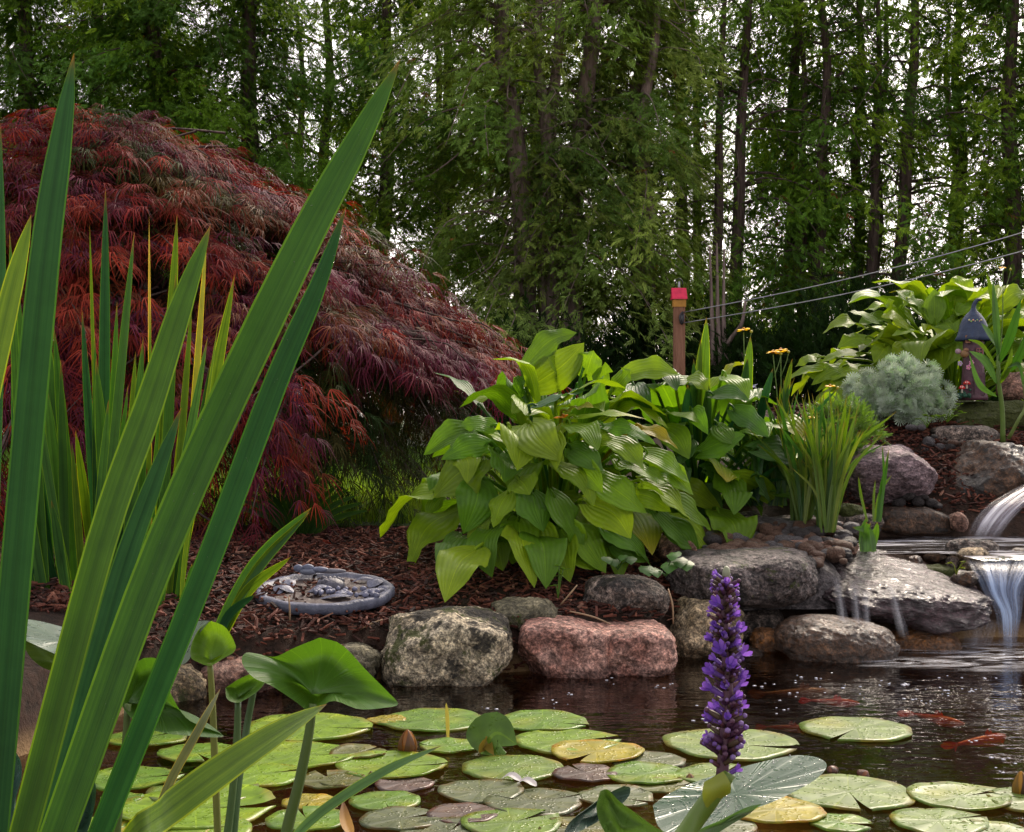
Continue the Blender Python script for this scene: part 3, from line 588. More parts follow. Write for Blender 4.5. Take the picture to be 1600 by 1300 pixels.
# ------------------------------------------------------------------ cedars behind the lawn
def spray_template(seed, nl=15):
    r = np.random.default_rng(seed); v=[];q=[];c=[]
    for k in range(nl):
        f=(k+.6)/nl; s=-1 if k%2 else 1; a=s*r.uniform(.35,.8)*(1-f*.55)
        if k==nl-1: a=0
        b=np.array([0,f*.75,-.12*f*f]); d=np.array([math.sin(a),math.cos(a),r.normal(-.25,.2)]); l=r.uniform(.22,.4)*(1.1-.45*f); w=r.uniform(.02,.036)
        sd=np.array([math.cos(a),-math.sin(a),r.normal(0,.5)]); i=len(v)
        v+=[b, b+d*l*.45+sd*w, b+d*l, b+d*l*.5-sd*w]; q.append([i,i+1,i+2,i+3]); m=r.uniform(.75,1.3)
        c+=[[m]*3]*4
    return np.array(v),np.array(q),np.array(c)
SPR=[spray_template(s) for s in range(4)]
def make_cedar(seed, h, bare, lmax, nb, ns, droop, cols, trunk_r, barkm, lean=0., tw=10, split=False):
    r=np.random.default_rng(seed); root=thing('cedar_tree',None,'tree',(0,0,0))
    tp=[(0,0,-.3)]; x=y=0.
    for k in range(1,9): x+=r.normal(lean*h/8,.06); y+=r.normal(0,.06); tp.append((x,y,h*k/8))
    tb=MB(); tube(tb,tp,[trunk_r*1.25,trunk_r,trunk_r*.9,trunk_r*.7,trunk_r*.45,.02],9,24)
    if split: tube(tb,[(.02,0,-.3)]+[(a+.25+.1*k/3,b-.1,c) for k,(a,b,c) in enumerate(tp[1:7])],[trunk_r*.8,trunk_r*.7,trunk_r*.3],8,20)
    TP=np.array(tp); pos=[];ax=[];nr=[];sc=[];co=[]
    for b in range(nb):
        z=bare+(h-bare)*((b+r.random())/nb)**.95; f=(z-bare)/(h-bare); a=r.uniform(0,6.283)
        L=lmax*(1-f**2.2*.75)*r.uniform(.55,1.15); o=np.array([np.interp(z,TP[:,2],TP[:,0]),np.interp(z,TP[:,2],TP[:,1]),z])
        d=np.array([math.cos(a),math.sin(a),0]); s=np.array([-d[1],d[0],0]); dz=r.uniform(.0,.35); dr=droop*r.uniform(.6,1.3)
        bp=[o, o+d*L*.35+[0,0,dz*L*.5], o+d*L*.7+s*r.normal(0,.12)+[0,0,(dz*.6-dr*.35)*L], o+d*L+s*r.normal(0,.2)+[0,0,(dz*.3-dr)*L]]
        if r.random()<.75: tube(tb,bp,[.022,.014,.006,.003],5,9,cap=False)
        C=spline(bp,24); n=int(ns*(1.25 if lmax>1.7 else 1.)*1.75*r.uniform(.6,1.3)*(L/lmax+.3)); u=r.uniform(.18,1.,n)**.8; idx=np.minimum((u*23).astype(int),22)
        off=r.normal(0,1,(n,3))*np.array([.15,.15,.05]); hang=r.exponential(.12,n)*(.5+droop)
        p=C[idx]+off; p[:,2]-=hang; dirv=d[None]*r.uniform(.2,1,(n,1))+s[None]*r.normal(0,.8,(n,1))+np.array([0,0,-1])*(r.uniform(.1,1.1,(n,1))*(.5+droop*.5))
        pos.append(p);ax.append(dirv);nr.append(np.array([0,0,1.])+d*.5+r.normal(0,.5,(n,3)));sc.append(r.uniform(.13,.235,n))
        cb=np.array(cols[int(r.integers(len(cols)))])*r.uniform(.85,1.65); cc=cb[None]*r.uniform(.7,1.35,(n,1)); 
        rust=r.random(n)<.006; cc[rust]=(.2,.075,.03); co.append(cc)
    ne=int(nb*34*(1.7 if lmax>1.7 and droop<.6 else .95 if lmax>1.46 else .4)); z=r.uniform(bare*1.1,h,ne); a=r.uniform(0,6.28,ne); q=r.uniform(.12,.65,ne)*(1-.5*(z/h)**2)
    pos.append(np.stack([np.interp(z,TP[:,2],TP[:,0])+np.cos(a)*q,np.interp(z,TP[:,2],TP[:,1])+np.sin(a)*q,z],-1)); ax.append(np.stack([np.cos(a),np.sin(a),r.uniform(-1.2,.1,ne)],-1)); nr.append(np.stack([np.cos(a)*.5,np.sin(a)*.5,np.ones(ne)],-1)+r.normal(0,.5,(ne,3))); sc.append(r.uniform(.13,.22,ne)); co.append(np.array(cols)[r.integers(len(cols),size=ne)]*r.uniform(.6,1.1,(ne,1)))
    for k in range(tw):  # bare curling twigs
        z=r.uniform(bare*.6,h*.85); a=r.uniform(0,6.28); d=np.array([math.cos(a),math.sin(a),0]); o=np.array([np.interp(z,TP[:,2],TP[:,0]),np.interp(z,TP[:,2],TP[:,1]),z])
        L=r.uniform(.5,1.3); tube(tb,[o,o+d*L*.4+[0,0,r.uniform(-.1,.3)],o+d*L*.8+np.array([r.normal(0,.1),r.normal(0,.1),r.uniform(-.4,.2)]),o+d*L+np.array([r.normal(0,.2),r.normal(0,.2),r.uniform(-.7,.2)])],[.016,.011,.007,.003],5,10,cap=False)
    tb.build('trunk',barkm,root)
    pos=np.concatenate(pos);ax=np.concatenate(ax);nr=np.concatenate(nr);sc=np.concatenate(sc);co=np.concatenate(co)
    mb=MB(); w=np.arange(len(pos))%len(SPR)
    for k,(tv,tq,tc) in enumerate(SPR):
        i=w==k; instance(mb,tv,tq,tc,frames(ax[i],nr[i]),pos[i],sc[i],co[i])
    mb.build('crown',M['cedar'],root); return root
G1=[(.095,.18,.018),(.06,.125,.016),(.14,.225,.02),(.07,.15,.028)]; G2=[(.105,.17,.035),(.13,.19,.05),(.075,.135,.027),(.16,.215,.05)]
PROTO={'dense':make_cedar(1,7.6,.9,1.75,90,88,.4,G1,.13,M['bark']),
       'full':make_cedar(2,7.4,1.2,1.5,62,76,.4,G1,.105,M['bark'],lean=.01),
       'droopy':make_cedar(3,7.6,1.5,1.7,62,84,.5,G2,.13,M['barkp'],tw=30,split=True),
       'open':make_cedar(4,7.4,1.3,1.45,52,62,.4,G1,.085,M['bark'],lean=.015,tw=18,split=True),
       'thin':make_cedar(5,7.4,1.0,1.4,46,54,.35,G1,.075,M['bark'],lean=-.01,tw=18,split=True)}
CED=[('dense',-260,16.5,0.,'cedar at the far left end of the hedge, cut by the edge of the picture'),
 ('dense',40,16.8,1.3,'dense leafy cedar directly behind the left shoulder of the red maple'),
 ('dense',150,18.4,4.4,'cedar standing in the second row behind the upright iris tip at upper left'),
 ('dense',255,16.6,2.6,'dense bright green cedar above the top of the red maple'),
 ('dense',385,17.0,.9,'cedar left of the bright sky gap above the maple slope'),
 ('open',505,18.8,3.,'thin see through cedar in the bright sky gap behind the tall iris tip'),
 ('full',610,17.2,5.1,'dark trunked cedar just right of the tall iris blade tip'),
 ('open',700,18.9,2.2,'second row cedar between the iris tip and the dark thick trunk'),
 ('droopy',790,16.2,.4,'cedar with a thick dark trunk standing above the right end of the red maple'),
 ('full',850,18.8,2.9,'second row cedar behind the paired pale trunks, partly hidden'),
 ('droopy',922,16.,3.5,'cedar with drooping grey green boughs and a pale trunk above the front hosta'),
 ('droopy',1012,16.6,5.2,'cedar with bare curling twigs left of the red capped post'),
 ('open',1068,17.8,1.1,'cedar directly behind the red capped post'),
 ('open',1152,17.1,4.,'cedar behind the pale three stemmed trunk right of the post'),
 ('full',1222,18.2,.2,'leafy cedar above the yellow flowers in the middle right'),
 ('open',1285,17.2,2.4,'cedar with a dark straight trunk above the left end of the upper hosta'),
 ('thin',1350,18.,5.5,'thin cedar where the two wires cross the dark trunks'),
 ('open',1412,17.3,3.3,'leaning cedar above the highest leaves of the upper hosta'),
 ('thin',1490,18.4,1.8,'open cedar with bright sky showing on both sides, upper right'),
 ('full',1560,17.2,.7,'cedar above the fairy house at the right'),
 ('thin',1640,18.,4.6,'see through cedar at the right edge of the picture'),
 ('full',1760,17.,2.,'cedar at the right end of the hedge, cut by the edge of the picture')]
used=set(); rg=np.random.default_rng(77)
for kind,px,Y,rz,lab in CED:
    x=(px-800)/F*Y; loc=(x,Y,gz(x,Y)); s=rg.uniform(.94,1.08)
    if kind in used: o=copy_thing(PROTO[kind])
    else: o=PROTO[kind]; used.add(kind)
    o.location=loc; o.rotation_euler=(0,0,rz); o.scale=(s,s,rg.uniform(.95,1.1)); tag(o,lab,'tree','cedars of the tall hedge'); ORG[o]=Vector(loc)
# three pale bare stems right of the post
for px,py0,lean,lab in [(1113,455,-.5,'leftmost pale bare stem of the three right of the red capped post'),(1122,450,-.25,'middle pale bare stem of the three right of the red capped post'),(1131,460,.05,'pale forked stem with a side branch, rightmost of the three by the post')]:
    x=(px+8-800)/F*15.2; mb=MB(); b=Vector((x,15.2,gz(x,15.2))); r=thing('bare_tree',lab,'tree',b,'bare stems right of the post')
    tube(mb,[b-Vector((0,0,.1)),b+Vector((lean*.1,0,.9)),P(px,py0+60,15.2),P(px+lean*8,py0-70,15.2)],[.034,.03,.026,.01],8,14)
    if lean>0: tube(mb,[P(px+1,545,15.2),P(px+14,525,15.1),P(px+28,505,15.),P(px+34,470,15.)],[.028,.024,.02,.012],6,10)
    mb.build('trunk',M['barkp'],r)
# low shrubs under the hedge, its shade put into their dark tint and height
def shrub(name,label,cat,c,rx,ry,h,n,cols,seed,s=(.16,.3),mat='cedar',group=None,up=.3):
    r=np.random.default_rng(seed); root=thing(name,label,cat,c,group); mb=MB()
    a=r.uniform(0,6.283,n); e=np.arccos(r.uniform(0,1,n)); k=r.uniform(.45,1,n)**.5; lump=1+.22*np.sin(a*3+seed)*np.sin(e*4+seed*2)
    p=np.stack([np.cos(a)*np.sin(e)*rx*k*lump,np.sin(a)*np.sin(e)*ry*k*lump,np.cos(e)*h*k*lump],-1)+np.array(c)
    d=p-np.array(c); d=unit(d)+r.normal(0,.5,(n,3))+np.array([0,0,up]); col=np.array(cols)[r.integers(len(cols),size=n)]*r.uniform(.7,1.3,(n,1))
    for q,(tv,tq,tc) in enumerate(SPR):
        i=np.arange(n)%4==q; instance(mb,tv,tq,tc,frames(d[i],r.normal(0,1,(i.sum(),3))+[0,0,.6]),p[i],r.uniform(*s,i.sum()),col[i])
    mb.build('foliage',M[mat],root); tb=MB()
    for q in range(5):
        aa=r.uniform(0,6.28); tube(tb,[Vector(c)-Vector((0,0,.05)),Vector(c)+Vector((math.cos(aa)*rx*.3,math.sin(aa)*ry*.3,h*.5)),Vector(c)+Vector((math.cos(aa)*rx*.6,math.sin(aa)*ry*.6,h*.8))],[.02,.012,.005],5,8)
    tb.build('stems',M['bark'],root); return root
SH=[(-340,14.6,1.5,'dark shrub under the hedge at the far left'),(-20,15.2,1.3,'dark shrub under the hedge behind the left irises'),(330,15.,1.2,'dark shrub hidden behind the middle of the red maple'),(620,15.2,1.2,'dark shrub under the hedge behind the maple slope'),
 (850,15.,1.05,'dark low shrub behind the highest front hosta leaf'),(1030,15.6,1.2,'dark low shrub left of the wooden post foot'),(1190,15.2,1.0,'dark low shrub behind the yellow flowers'),(1330,14.8,1.25,'dark shrub behind the left end of the upper hosta'),(1490,15.,1.3,'dark shrub behind the top of the upper hosta'),(1680,15.,1.4,'dark shrub under the hedge at the right edge')]
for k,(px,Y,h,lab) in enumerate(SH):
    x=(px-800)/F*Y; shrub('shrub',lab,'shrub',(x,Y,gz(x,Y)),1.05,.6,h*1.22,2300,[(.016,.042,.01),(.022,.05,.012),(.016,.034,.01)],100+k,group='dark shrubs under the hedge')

# ------------------------------------------------------------------ weeping red maple
def make_maple():
    C=np.array([-1.84,6.35,.42]); A,Bd,Hh,pw=2.53,1.45,1.6,1.2
    root=thing('japanese_maple','red weeping japanese maple with feathery leaves cascading over the lawn edge','tree',(C[0]+.15,C[1],gz(C[0],C[1])))
    r=np.random.default_rng(31); tb=MB(); base=Vector((C[0]+.15,C[1],gz(C[0],C[1])-.05))
    tube(tb,[base,base+Vector((.06,-.03,.4)),base+Vector((-.05,0,.8)),base+Vector((.1,0,1.3))],[.085,.07,.06,.04],9,14)
    nb=3600; P0=[];AX=[];NR=[];SC=[];CO=[]
    tv=[];tq=[];tc=[];tu=[]
    def tmpl(seed):
        q=np.random.default_rng(seed); v=[];f=[];c=[]
        for k in range(7):
            a=(k-3)*.2+q.normal(0,.12); l=(1.15-.13*abs(k-3))*q.uniform(.85,1.1); w=.017; s=np.array([math.cos(a),-math.sin(a),q.normal(0,.3)]); d=np.array([math.sin(a),math.cos(a),0])
            i=len(v); dr=q.uniform(.15,.6)
            v+=[d*.04-s*.009,d*.04+s*.009,d*l*.45+s*w+[0,0,.04],d*l*.45-s*w+[0,0,.04],d*l*.8+s*w*.7+[0,0,-dr*.4],d*l*.8-s*w*.7+[0,0,-dr*.4],d*l+s*.004+[0,0,-dr],d*l-s*.004+[0,0,-dr]]
            f+=[[i,i+1,i+2,i+3],[i+3,i+2,i+4,i+5],[i+5,i+4,i+6,i+7]]; c+=[[q.uniform(.8,1.25)]*3]*8
        return np.array(v),np.array(f),np.array(c)
    T=[tmpl(k) for k in range(4)]
    REDS=np.array([(.22,.026,.024),(.15,.02,.035),(.3,.04,.022),(.10,.018,.035),(.16,.045,.02),(.12,.018,.05)]); GRN=np.array([(.08,.06,.015),(.045,.055,.012),(.12,.055,.018)])
    for b in range(nb):
        a=r.uniform(math.pi*.92,math.pi*2.16) if r.random()<.85 else r.uniform(0,6.283)
        ca,sa=math.cos(a),math.sin(a)
        u=r.random()**.75            # 0 apex .. 1 skirt
        zmin=.40*float(smooth(.34,.6,ca))-.04; inner=b%4==0
        if inner: zmin=.0+.1*float(smooth(.5,.8,ca))
        zn=1-u*(1-zmin)             # height fraction
        rho=max(0,1-max(zn,0)**pw)**(1/pw)
        lay=zn*7.+.55*math.sin(a*2.3+1)+.35*math.sin(a*5.1+2); fr=lay-math.floor(lay)
        lump=1+.15*noise.noise(Vector((ca*2.2,sa*2.2,zn*2.5)))+.09*noise.noise(Vector((ca*6,sa*6,zn*7)))
        rr=rho*(1.02-.24*fr)*lump*(.74 if inner else 1.)
        if noise.noise(Vector((ca*3.1+9,sa*3.1,zn*6.5)))<(-.16 if not inner else -.5): continue
        if not inner and fr>.78 and r.random()<.75: continue
        dep=r.uniform(0,1)**2*.18
        p=C+np.array([ca*A*(rr-dep),sa*Bd*(rr-dep),Hh*zn*(1+.04*math.sin(a*4))])
        out=unit(np.array([ca*Bd,sa*A,0])); tang=np.array([-out[1],out[0],0]); steep=rho**2
        d=unit(out*(1.1-.75*steep)+tang*r.normal(.1,.35)+np.array([0,0,.22-.75*steep]))
        L=r.uniform(.2,.42); n=int(r.integers(8,14)); k=np.linspace(0,1,n)
        q=p[None]+d[None]*(k*L)[:,None]+np.array([0,0,-1])*(.28*L*k**2)[:,None]+r.normal(0,.022,(n,3))
        side=np.where(np.arange(n)%2,1,-1)[:,None]*unit(np.cross(d,[0,0,1]))[None]
        ax=d[None]*.9+side*r.uniform(.2,.9,(n,1))+np.array([0,0,-1])*(.1+.35*k)[:,None]
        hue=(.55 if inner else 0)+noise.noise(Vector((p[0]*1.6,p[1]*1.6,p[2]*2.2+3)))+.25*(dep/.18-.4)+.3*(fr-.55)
        cb=GRN[int(r.integers(3))]*(np.array([.45,.9,.8]) if inner and ca>.15 else 1) if inner and ca>.15 or hue>r.uniform(.0,.45) else REDS[int(r.integers(6))]  # inner leaves on the right: green, with the hollow's shade mixed into the tint
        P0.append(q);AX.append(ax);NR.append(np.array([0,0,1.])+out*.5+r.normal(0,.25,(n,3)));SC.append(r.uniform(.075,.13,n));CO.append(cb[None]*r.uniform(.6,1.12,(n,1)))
        if b%3==0: tube(tb,[p-d*.25+[0,0,.05],p,q[n//2],q[-1]],[.006,.004,.0015],4,7,cap=False)
        if b%26==0: tube(tb,[np.array(base)+[0,0,r.uniform(.4,1.2)],C*.5+p*.5+[0,0,.25*Hh],p+[0,0,.05],p],[.028,.02,.012,.006],5,10,cap=False)
    P0=np.concatenate(P0);AX=np.concatenate(AX);NR=np.concatenate(NR);SC=np.concatenate(SC);CO=np.concatenate(CO)
    mb=MB(); w=np.arange(len(P0))%4
    for k in range(4):
        i=w==k; instance(mb,*T[k],frames(AX[i],NR[i]),P0[i],SC[i],CO[i])
    mb.build('crown',M['maple'],root); tb.build('trunk',M['bark'],root)
make_maple()
# ------------------------------------------------------------------ hostas
HC=[(.14,.265,.012),(.10,.22,.014),(.185,.305,.015),(.085,.2,.02),(.21,.32,.015)]
YEL=(.3,.27,.02)
class Hosta:
    def __init__(s,label,base,seed,group='hostas around the pond'):
        s.root=thing('hosta',label,'hosta',base,group); s.base=np.array(base,float); s.rnd=random.Random(seed); s.k=0
    def leaf(s,pts,w,up,col=None,wave=.075,fold=.22,tipc=None,curl=.14):
        "pts: base, (middle), tip in the world; up: the side the upper face looks to"
        p=[np.array(x,float) for x in pts]; T=unit(p[-1]-p[0]); q=s.rnd; u=unit(np.array(up,float))+np.array([q.gauss(0,.33),q.gauss(0,.2),q.gauss(0,.15)]); side=np.cross(T,-u)
        l=np.linalg.norm(p[-1]-p[0]); p[1]=p[1]+unit(u)*l*q.uniform(-.08,.1)+unit(side)*l*q.gauss(0,.06); wave*=q.uniform(.5,1.7); curl=q.uniform(.0,.34); fold=q.uniform(.08,.36); w*=q.uniform(.9,1.12)
        mb=MB(); s.k+=1; c=np.array(col or s.rnd.choice(HC))*s.rnd.uniform(.8,1.2)
        leaf(mb,p,w,side,'hosta',14,9,fold,wave,c,s.k,heart=.13,tipc=tipc,curl=curl)
        b=p[0]; m=(b*.5+s.base*.5)+np.array([0,0,.12*np.linalg.norm(b-s.base)]); 
        tube(mb,[s.base+np.array([s.rnd.gauss(0,.03),s.rnd.gauss(0,.03),-.02]),m,b-T*.02,b+T*.01],[.008,.006,.004],5,8,c=c*np.array([1.1,1.1,1.]),cap=False)
        return mb.build('leaf',M['hosta'],s.root)
    def mound(s,n,rad,hgt,L,az=(0,6.283),tl=(0,1),lean=(0,0)):
        r=s.rnd
        for i in range(n):
            f=tl[0]+(tl[1]-tl[0])*(i+.5)/n; a=az[0]+(az[1]-az[0])*((i*.618034+r.uniform(-.05,.05))%1)
            d=np.array([math.cos(a),math.sin(a),0]); l=L*r.uniform(.75,1.2)
            rr=rad*(.12+.78*f)*r.uniform(.85,1.15); z=hgt*(1-.72*f**1.7)*r.uniform(.88,1.1)
            b=s.base+d*rr+np.array([lean[0],lean[1],0])*rr+np.array([0,0,z]); el=1.05-1.75*f+r.uniform(-.25,.25)
            t=unit(d*math.cos(el)+np.array([0,0,math.sin(el)])+np.array([-d[1],d[0],0])*r.gauss(0,.25))
            mid=b+t*l*.55+np.array([0,0,.05*l]); tip=mid+unit(t+np.array([0,0,-.75]))*l*.5
            up=np.array([0,0,1])-d*(.2 if f<.4 else -.4)
            s.leaf([b,mid,tip],l*r.uniform(.55,.72),up,tipc=None if r.random()>.06 else YEL)
def dome(px,py,cx,cy,ax,ay,Yc,Rd):
    q=((px-cx)/ax)**2+((py-cy)/ay)**2; Y=Yc-Rd*math.sqrt(max(0.,1-q))
    while Y>4.05 and P(px,py,Y).z<gz((px-800)/F*Y,Y)+.03: Y-=.03
    return Y
def cropP(a,b,ox,oy,k=.35): return ox+k*a, oy+k*b
bx,by=(865-800)/F*5.0,5.0
hf=Hosta('large front hosta with big ribbed heart leaves hanging over the bark bed',(bx,by,gz(bx,by)),3)
def hero(h,ox,oy,b,t,w,dm,arch=.16,col=None,up=None,tipc=None,wave=.075,fold=.22,k=.35,back=.05,mid=None):
    B=cropP(*b,ox,oy,k); T=cropP(*t,ox,oy,k); yt=dome(*T,*dm)-.04; yb=min(dome(*B,*dm)+back,yt+.3)
    p0=np.array(P(*B,yb)); p2=np.array(P(*T,yt)); l=np.linalg.norm(p2-p0); u=np.array(up if up is not None else (0,-.75,.65)); u=u/np.linalg.norm(u)
    pm=(p0+p2)/2+u*arch*l
    if mid: mm=cropP(*mid,ox,oy,k); pm=np.array(P(*mm,(yb+yt)/2-.05))
    h.leaf([p0,pm,p2],w*k/F*(yb+yt)/2*1.12,u,col,wave,fold,tipc)
DF=(880,770,270,215,5.05,.62)
L1=[((605,715),(405,832),135),((718,705),(556,702),85),((690,785),(483,852),105),((790,715),(822,902),185),((885,695),(1035,862),165),((1055,690),(1185,812),125),((665,850),(448,1022),195),
 ((740,825),(765,955),175),((650,955),(583,1183),165),((462,1000),(212,1202),185),((785,1000),(716,1156),135),((890,1000),(940,1176),190),((1005,870),(1162,1062),155),((985,1010),(1122,1284),150),
 ((1135,1045),(1332,1205),155),((1175,930),(1402,1092),165),((785,1115),(672,1300),160),((695,1095),(598,1242),100),((1185,755),(1392,905),125),((1395,820),(1592,955),125),((1200,700),(1442,785),95),
 ((905,1130),(960,1330),150),((640,1255),(500,1490),200),((850,1190),(900,1425),190),((1010,1150),(1110,1330),190),((1400,885),(1610,1010),110),((1380,960),(1600,1130),130),((1200,1130),(1400,1290),150),
 ((1330,1000),(1510,1085),110),((1060,800),(1210,905),130),((1070,900),(1205,1000),120),((830,940),(880,1010),120),((1270,850),(1500,960),120),((1440,1080),(1640,1260),140),((1260,1180),(1420,1330),150),((1060,1220),(1210,1330),160),
 ((560,830),(600,960),120),((720,1180),(760,1350),150),((1500,1020),(1690,1170),120),((960,760),(1000,900),120),((1500,1160),(1640,1320),110),((729,1143),(712,1380),170),((914,1186),(952,1430),175),((1090,1157),(1220,1360),160),((830,1120),(800,1320),160),((1255,1230),(1400,1310),130),((580,1190),(470,1370),150),((1010,1200),(1060,1400),150)]
for b,t,w in L1: hero(hf,520,420,b,t,w,DF)
for b,t,w,c,tc in [((1080,665),(1405,672),100,None,YEL),((1020,590),(1335,545),85,None,None),((900,615),(1148,540),120,(.045,.13,.05),None),((1040,640),(1165,620),75,(.2,.24,.02),YEL),((1370,715),(1542,805),75,(.32,.27,.015),YEL)]:
    hero(hf,520,420,b,t,w,DF,arch=.12,col=c,tipc=tc,up=(0,-.35,.9))
# tall back-lit leaves at the top of the clump
DT=(930,640,260,170,5.35,.4)
for b,t,w,c in [((860,430),(1090,285),105,(.10,.2,.02)),((890,525),(1122,330),150,(.16,.26,.02)),((1130,480),(1165,365),130,(.13,.24,.02)),((1090,520),(1115,430),120,(.05,.15,.04)),((1190,520),(1215,415),110,(.13,.24,.02)),((1255,540),(1330,450),110,None),((1300,475),(1545,470),115,None),((1010,470),(960,395),90,(.16,.26,.02)),((820,560),(850,480),70,None)]:
    hero(hf,520,420,b,t,w,DT,arch=.12,col=c,up=(.2,-.8,.5))
for b,t,w in [((655,610),(450,462),70)]: hero(hf,520,420,b,t,w,DT,arch=.14,col=(.07,.17,.05),up=(.3,-.4,.8))
hf.mound(46,.46,.5,.26,az=(0,6.283))
# second hosta, right of it
bx,by=(1085-800)/F*5.35,5.35
hb=Hosta('dark green hosta behind the front clump with iris blades growing through it',(bx,by,gz(bx,by)),7)
DB=(1090,690,180,150,5.4,.5)
L2=[((10,645),(152,690),100),((205,565),(375,590),95),((300,630),(462,755),105),((185,905),(405,1100),130),((300,930),(525,1065),115),((408,808),(605,962),130),((130,500),(-5,522),90),((0,715),(105,850),115),((30,955),(262,1095),115),((35,1040),(232,1172),110),((0,855),(108,958),110),((265,480),(372,585),100),((150,820),(355,740),110),
 ((60,520),(190,545),95),((120,640),(190,740),90),((230,700),(330,790),100),((110,770),(60,880),80),((-60,470),(50,545),120),((-140,520),(-60,650),120),((340,1000),(430,1110),100),((150,990),(250,1110),110),((-20,1090),(120,1200),110),((60,1150),(230,1220),110),((410,930),(470,1050),90)]
for b,t,w in L2: hero(hb,1040,420,b,t,w,DB,arch=.18,col=None if hb.rnd.random()<.5 else (.06,.15,.03))
hb.mound(34,.42,.48,.25,az=(0,6.283))
# upper hosta on the right mound
bx,by=(1490-800)/F*7.0,7.0
hu=Hosta('tall yellow green hosta on the upper mound behind the silver plant and fairy house',(bx,by,gz(bx,by)),11)
DU=(1470,560,260,150,7.1,.55)
HC=[(.2,.31,.018),(.17,.28,.018),(.24,.34,.02),(.14,.25,.025)]
L3=[((740,480),(535,495),90),((690,400),(575,440),75),((720,450),(560,570),90),((870,440),(740,500),100),((860,380),(690,420),100),((900,310),(765,355),90),((890,260),(700,290),85),((960,240),(820,190),80),((1010,210),(995,130),80),((1150,180),(1020,95),90),((1090,260),(960,215),100),((1160,290),(1010,300),90),((1200,230),(1200,90),100),((1290,140),(1300,30),110),((1240,240),(1290,300),110),((1130,370),(1010,380),110),((1300,250),(1400,150),110),((1420,160),(1490,70),80),((1480,180),(1620,110),100),((1520,260),(1640,200),100),((1500,350),(1640,330),120),((1250,330),(1310,400),120),((1100,330),(1140,380),110),((980,350),(930,420),100),((860,470),(670,550),100),((800,440),(650,520),90),((1560,420),(1660,460),120),((1350,260),(1260,180),100),((1060,170),(1110,110),90)]
for b,t,w in L3: hero(hu,1040,420,b,t,w,DU,arch=.14,up=(-.1,-.55,.8))
hu.mound(56,.66,.46,.3,az=(0,6.283))

# ------------------------------------------------------------------ irises, rushes and other blades
class Blades:
    def __init__(s,name,label,cat,base,seed,mat='iris',group=None,part='leaf'):
        s.root=thing(name,label,cat,base,group); s.r=random.Random(seed); s.mat=mat; s.part=part; s.k=seed*7
    def add(s,pts,w,face=None,c=(.045,.13,.035),tipc=None,fold=.1,prof='blade',n=16):
        p=[np.array(x,float) for x in pts]; T=unit(p[-1]-p[0]); f=np.array(face if face is not None else (s.r.uniform(-.7,.7),-1,.1),float)
        side=np.cross(T,-f); mb=MB(); s.k+=1; leaf(mb,p,w,side,prof,n,5,fold,0,c,s.k,tipc=tipc)
        return mb.build(s.part,M[s.mat],s.root)
YG=(.085,.165,.012); DG=(.014,.07,.03); MG=(.03,.10,.015); SUN_GOLD=(.34,.28,.08)  # the last tint has direct sunlight put into the blade colour
bi=Blades('iris_plant','clump of huge sword shaped iris blades towering over the lower left corner','iris',(-.42,1.42,-.05),1,group='irises in front of the maple')
def big(pts,w,Y,Y2=None,face=None,c=MG,tipc=None,base=True,fold=.08):
    Y2=Y2 or Y; n=len(pts); q=[P(x,y,Y+(Y2-Y)*k/(n-1)) for k,(x,y) in enumerate(pts)]
    if base and q[0].z>0: d=(q[0]-q[1]).normalized(); q=[q[0]+d*((q[0].z+.06)/max(.2,-d.z))]+q
    bi.add(q,w*Y/F*1.08,face,c,tipc,fold,n=26)
big([(92,1300),(257,850),(455,420),(560,220),(626,92)],70,1.42,1.5,(-.5,-1,.1),(.024,.085,.011))
big([(38,1300),(159,850),(235,630),(290,460),(329,352)],56,1.36,1.42,(-.4,-1,.1),(.035,.10,.009))
big([(-5,1250),(27,870),(68,420),(95,220),(116,82)],46,1.30,1.34,(.45,-1,.1),(.015,.07,.028))
big([(157,1300),(328,870),(430,600),(495,450),(541,322)],38,1.46,1.56,(.3,-1,.2),DG)
big([(-75,900),(-5,560),(25,430),(49,335)],42,1.2,1.22,(-.3,-1,.1),YG)
big([(110,1180),(160,1000),(198,870),(245,740),(284,636)],36,1.62,1.66,(.5,-1,.1),(.016,.065,.04))
big([(-10,900),(-2,600),(3,400),(1,190)],14,1.6,1.6,(0,-1,0),DG)
bl=Blades('iris_plant','single low iris blade slanting right across the lily pads','iris',(-.35,1.25,-.05),4,group='irises in front of the maple')
q=[P(190,1330,1.22),P(260,1268,1.25),P(350,1200,1.3),P(440,1140,1.36),P(511,1100,1.42)]
bl.add([W(150,1420,0)]+q,.030,(-.35,-1,.5),YG,n=22)
bl.add([P(225,1340,1.3),P(262,1230,1.33),P(310,1140,1.36),P(345,1075,1.4)],.009,(.3,-1,.2),(.12,.14,.07))
bl.add([P(440,1330,1.3),P(500,1270,1.32),P(600,1205,1.36),P(690,1165,1.4)][::1],.010,(.2,-1,.6),(.07,.16,.06))
bb=Blades('iris_plant','iris clump on the bank behind the big blades with leaves given a sunlit gold tint','iris',(-1.12,4.0,.12),2,group='irises in front of the maple')
def bank(tip,base,w,Y=4.,c=None,mid=None,tipc=None):
    b=P(base[0],base[1],Y); b2=Vector((b.x*.92-.08,Y,.1)) if base[1]<900 else b
    p=[b2,b,P(*(mid or ((tip[0]*.55+base[0]*.45),(tip[1]*.55+base[1]*.45))),Y-.03),P(*tip,Y-.08)] if base[1]<900 else [b,P(*(mid or ((tip[0]*.5+base[0]*.5),(tip[1]*.5+base[1]*.5))),Y-.03),P(*tip,Y-.08)]
    bb.add(p,w*Y/F*1.15,None,c or bb.r.choice([MG,DG,(.04,.12,.03),YG]),tipc)
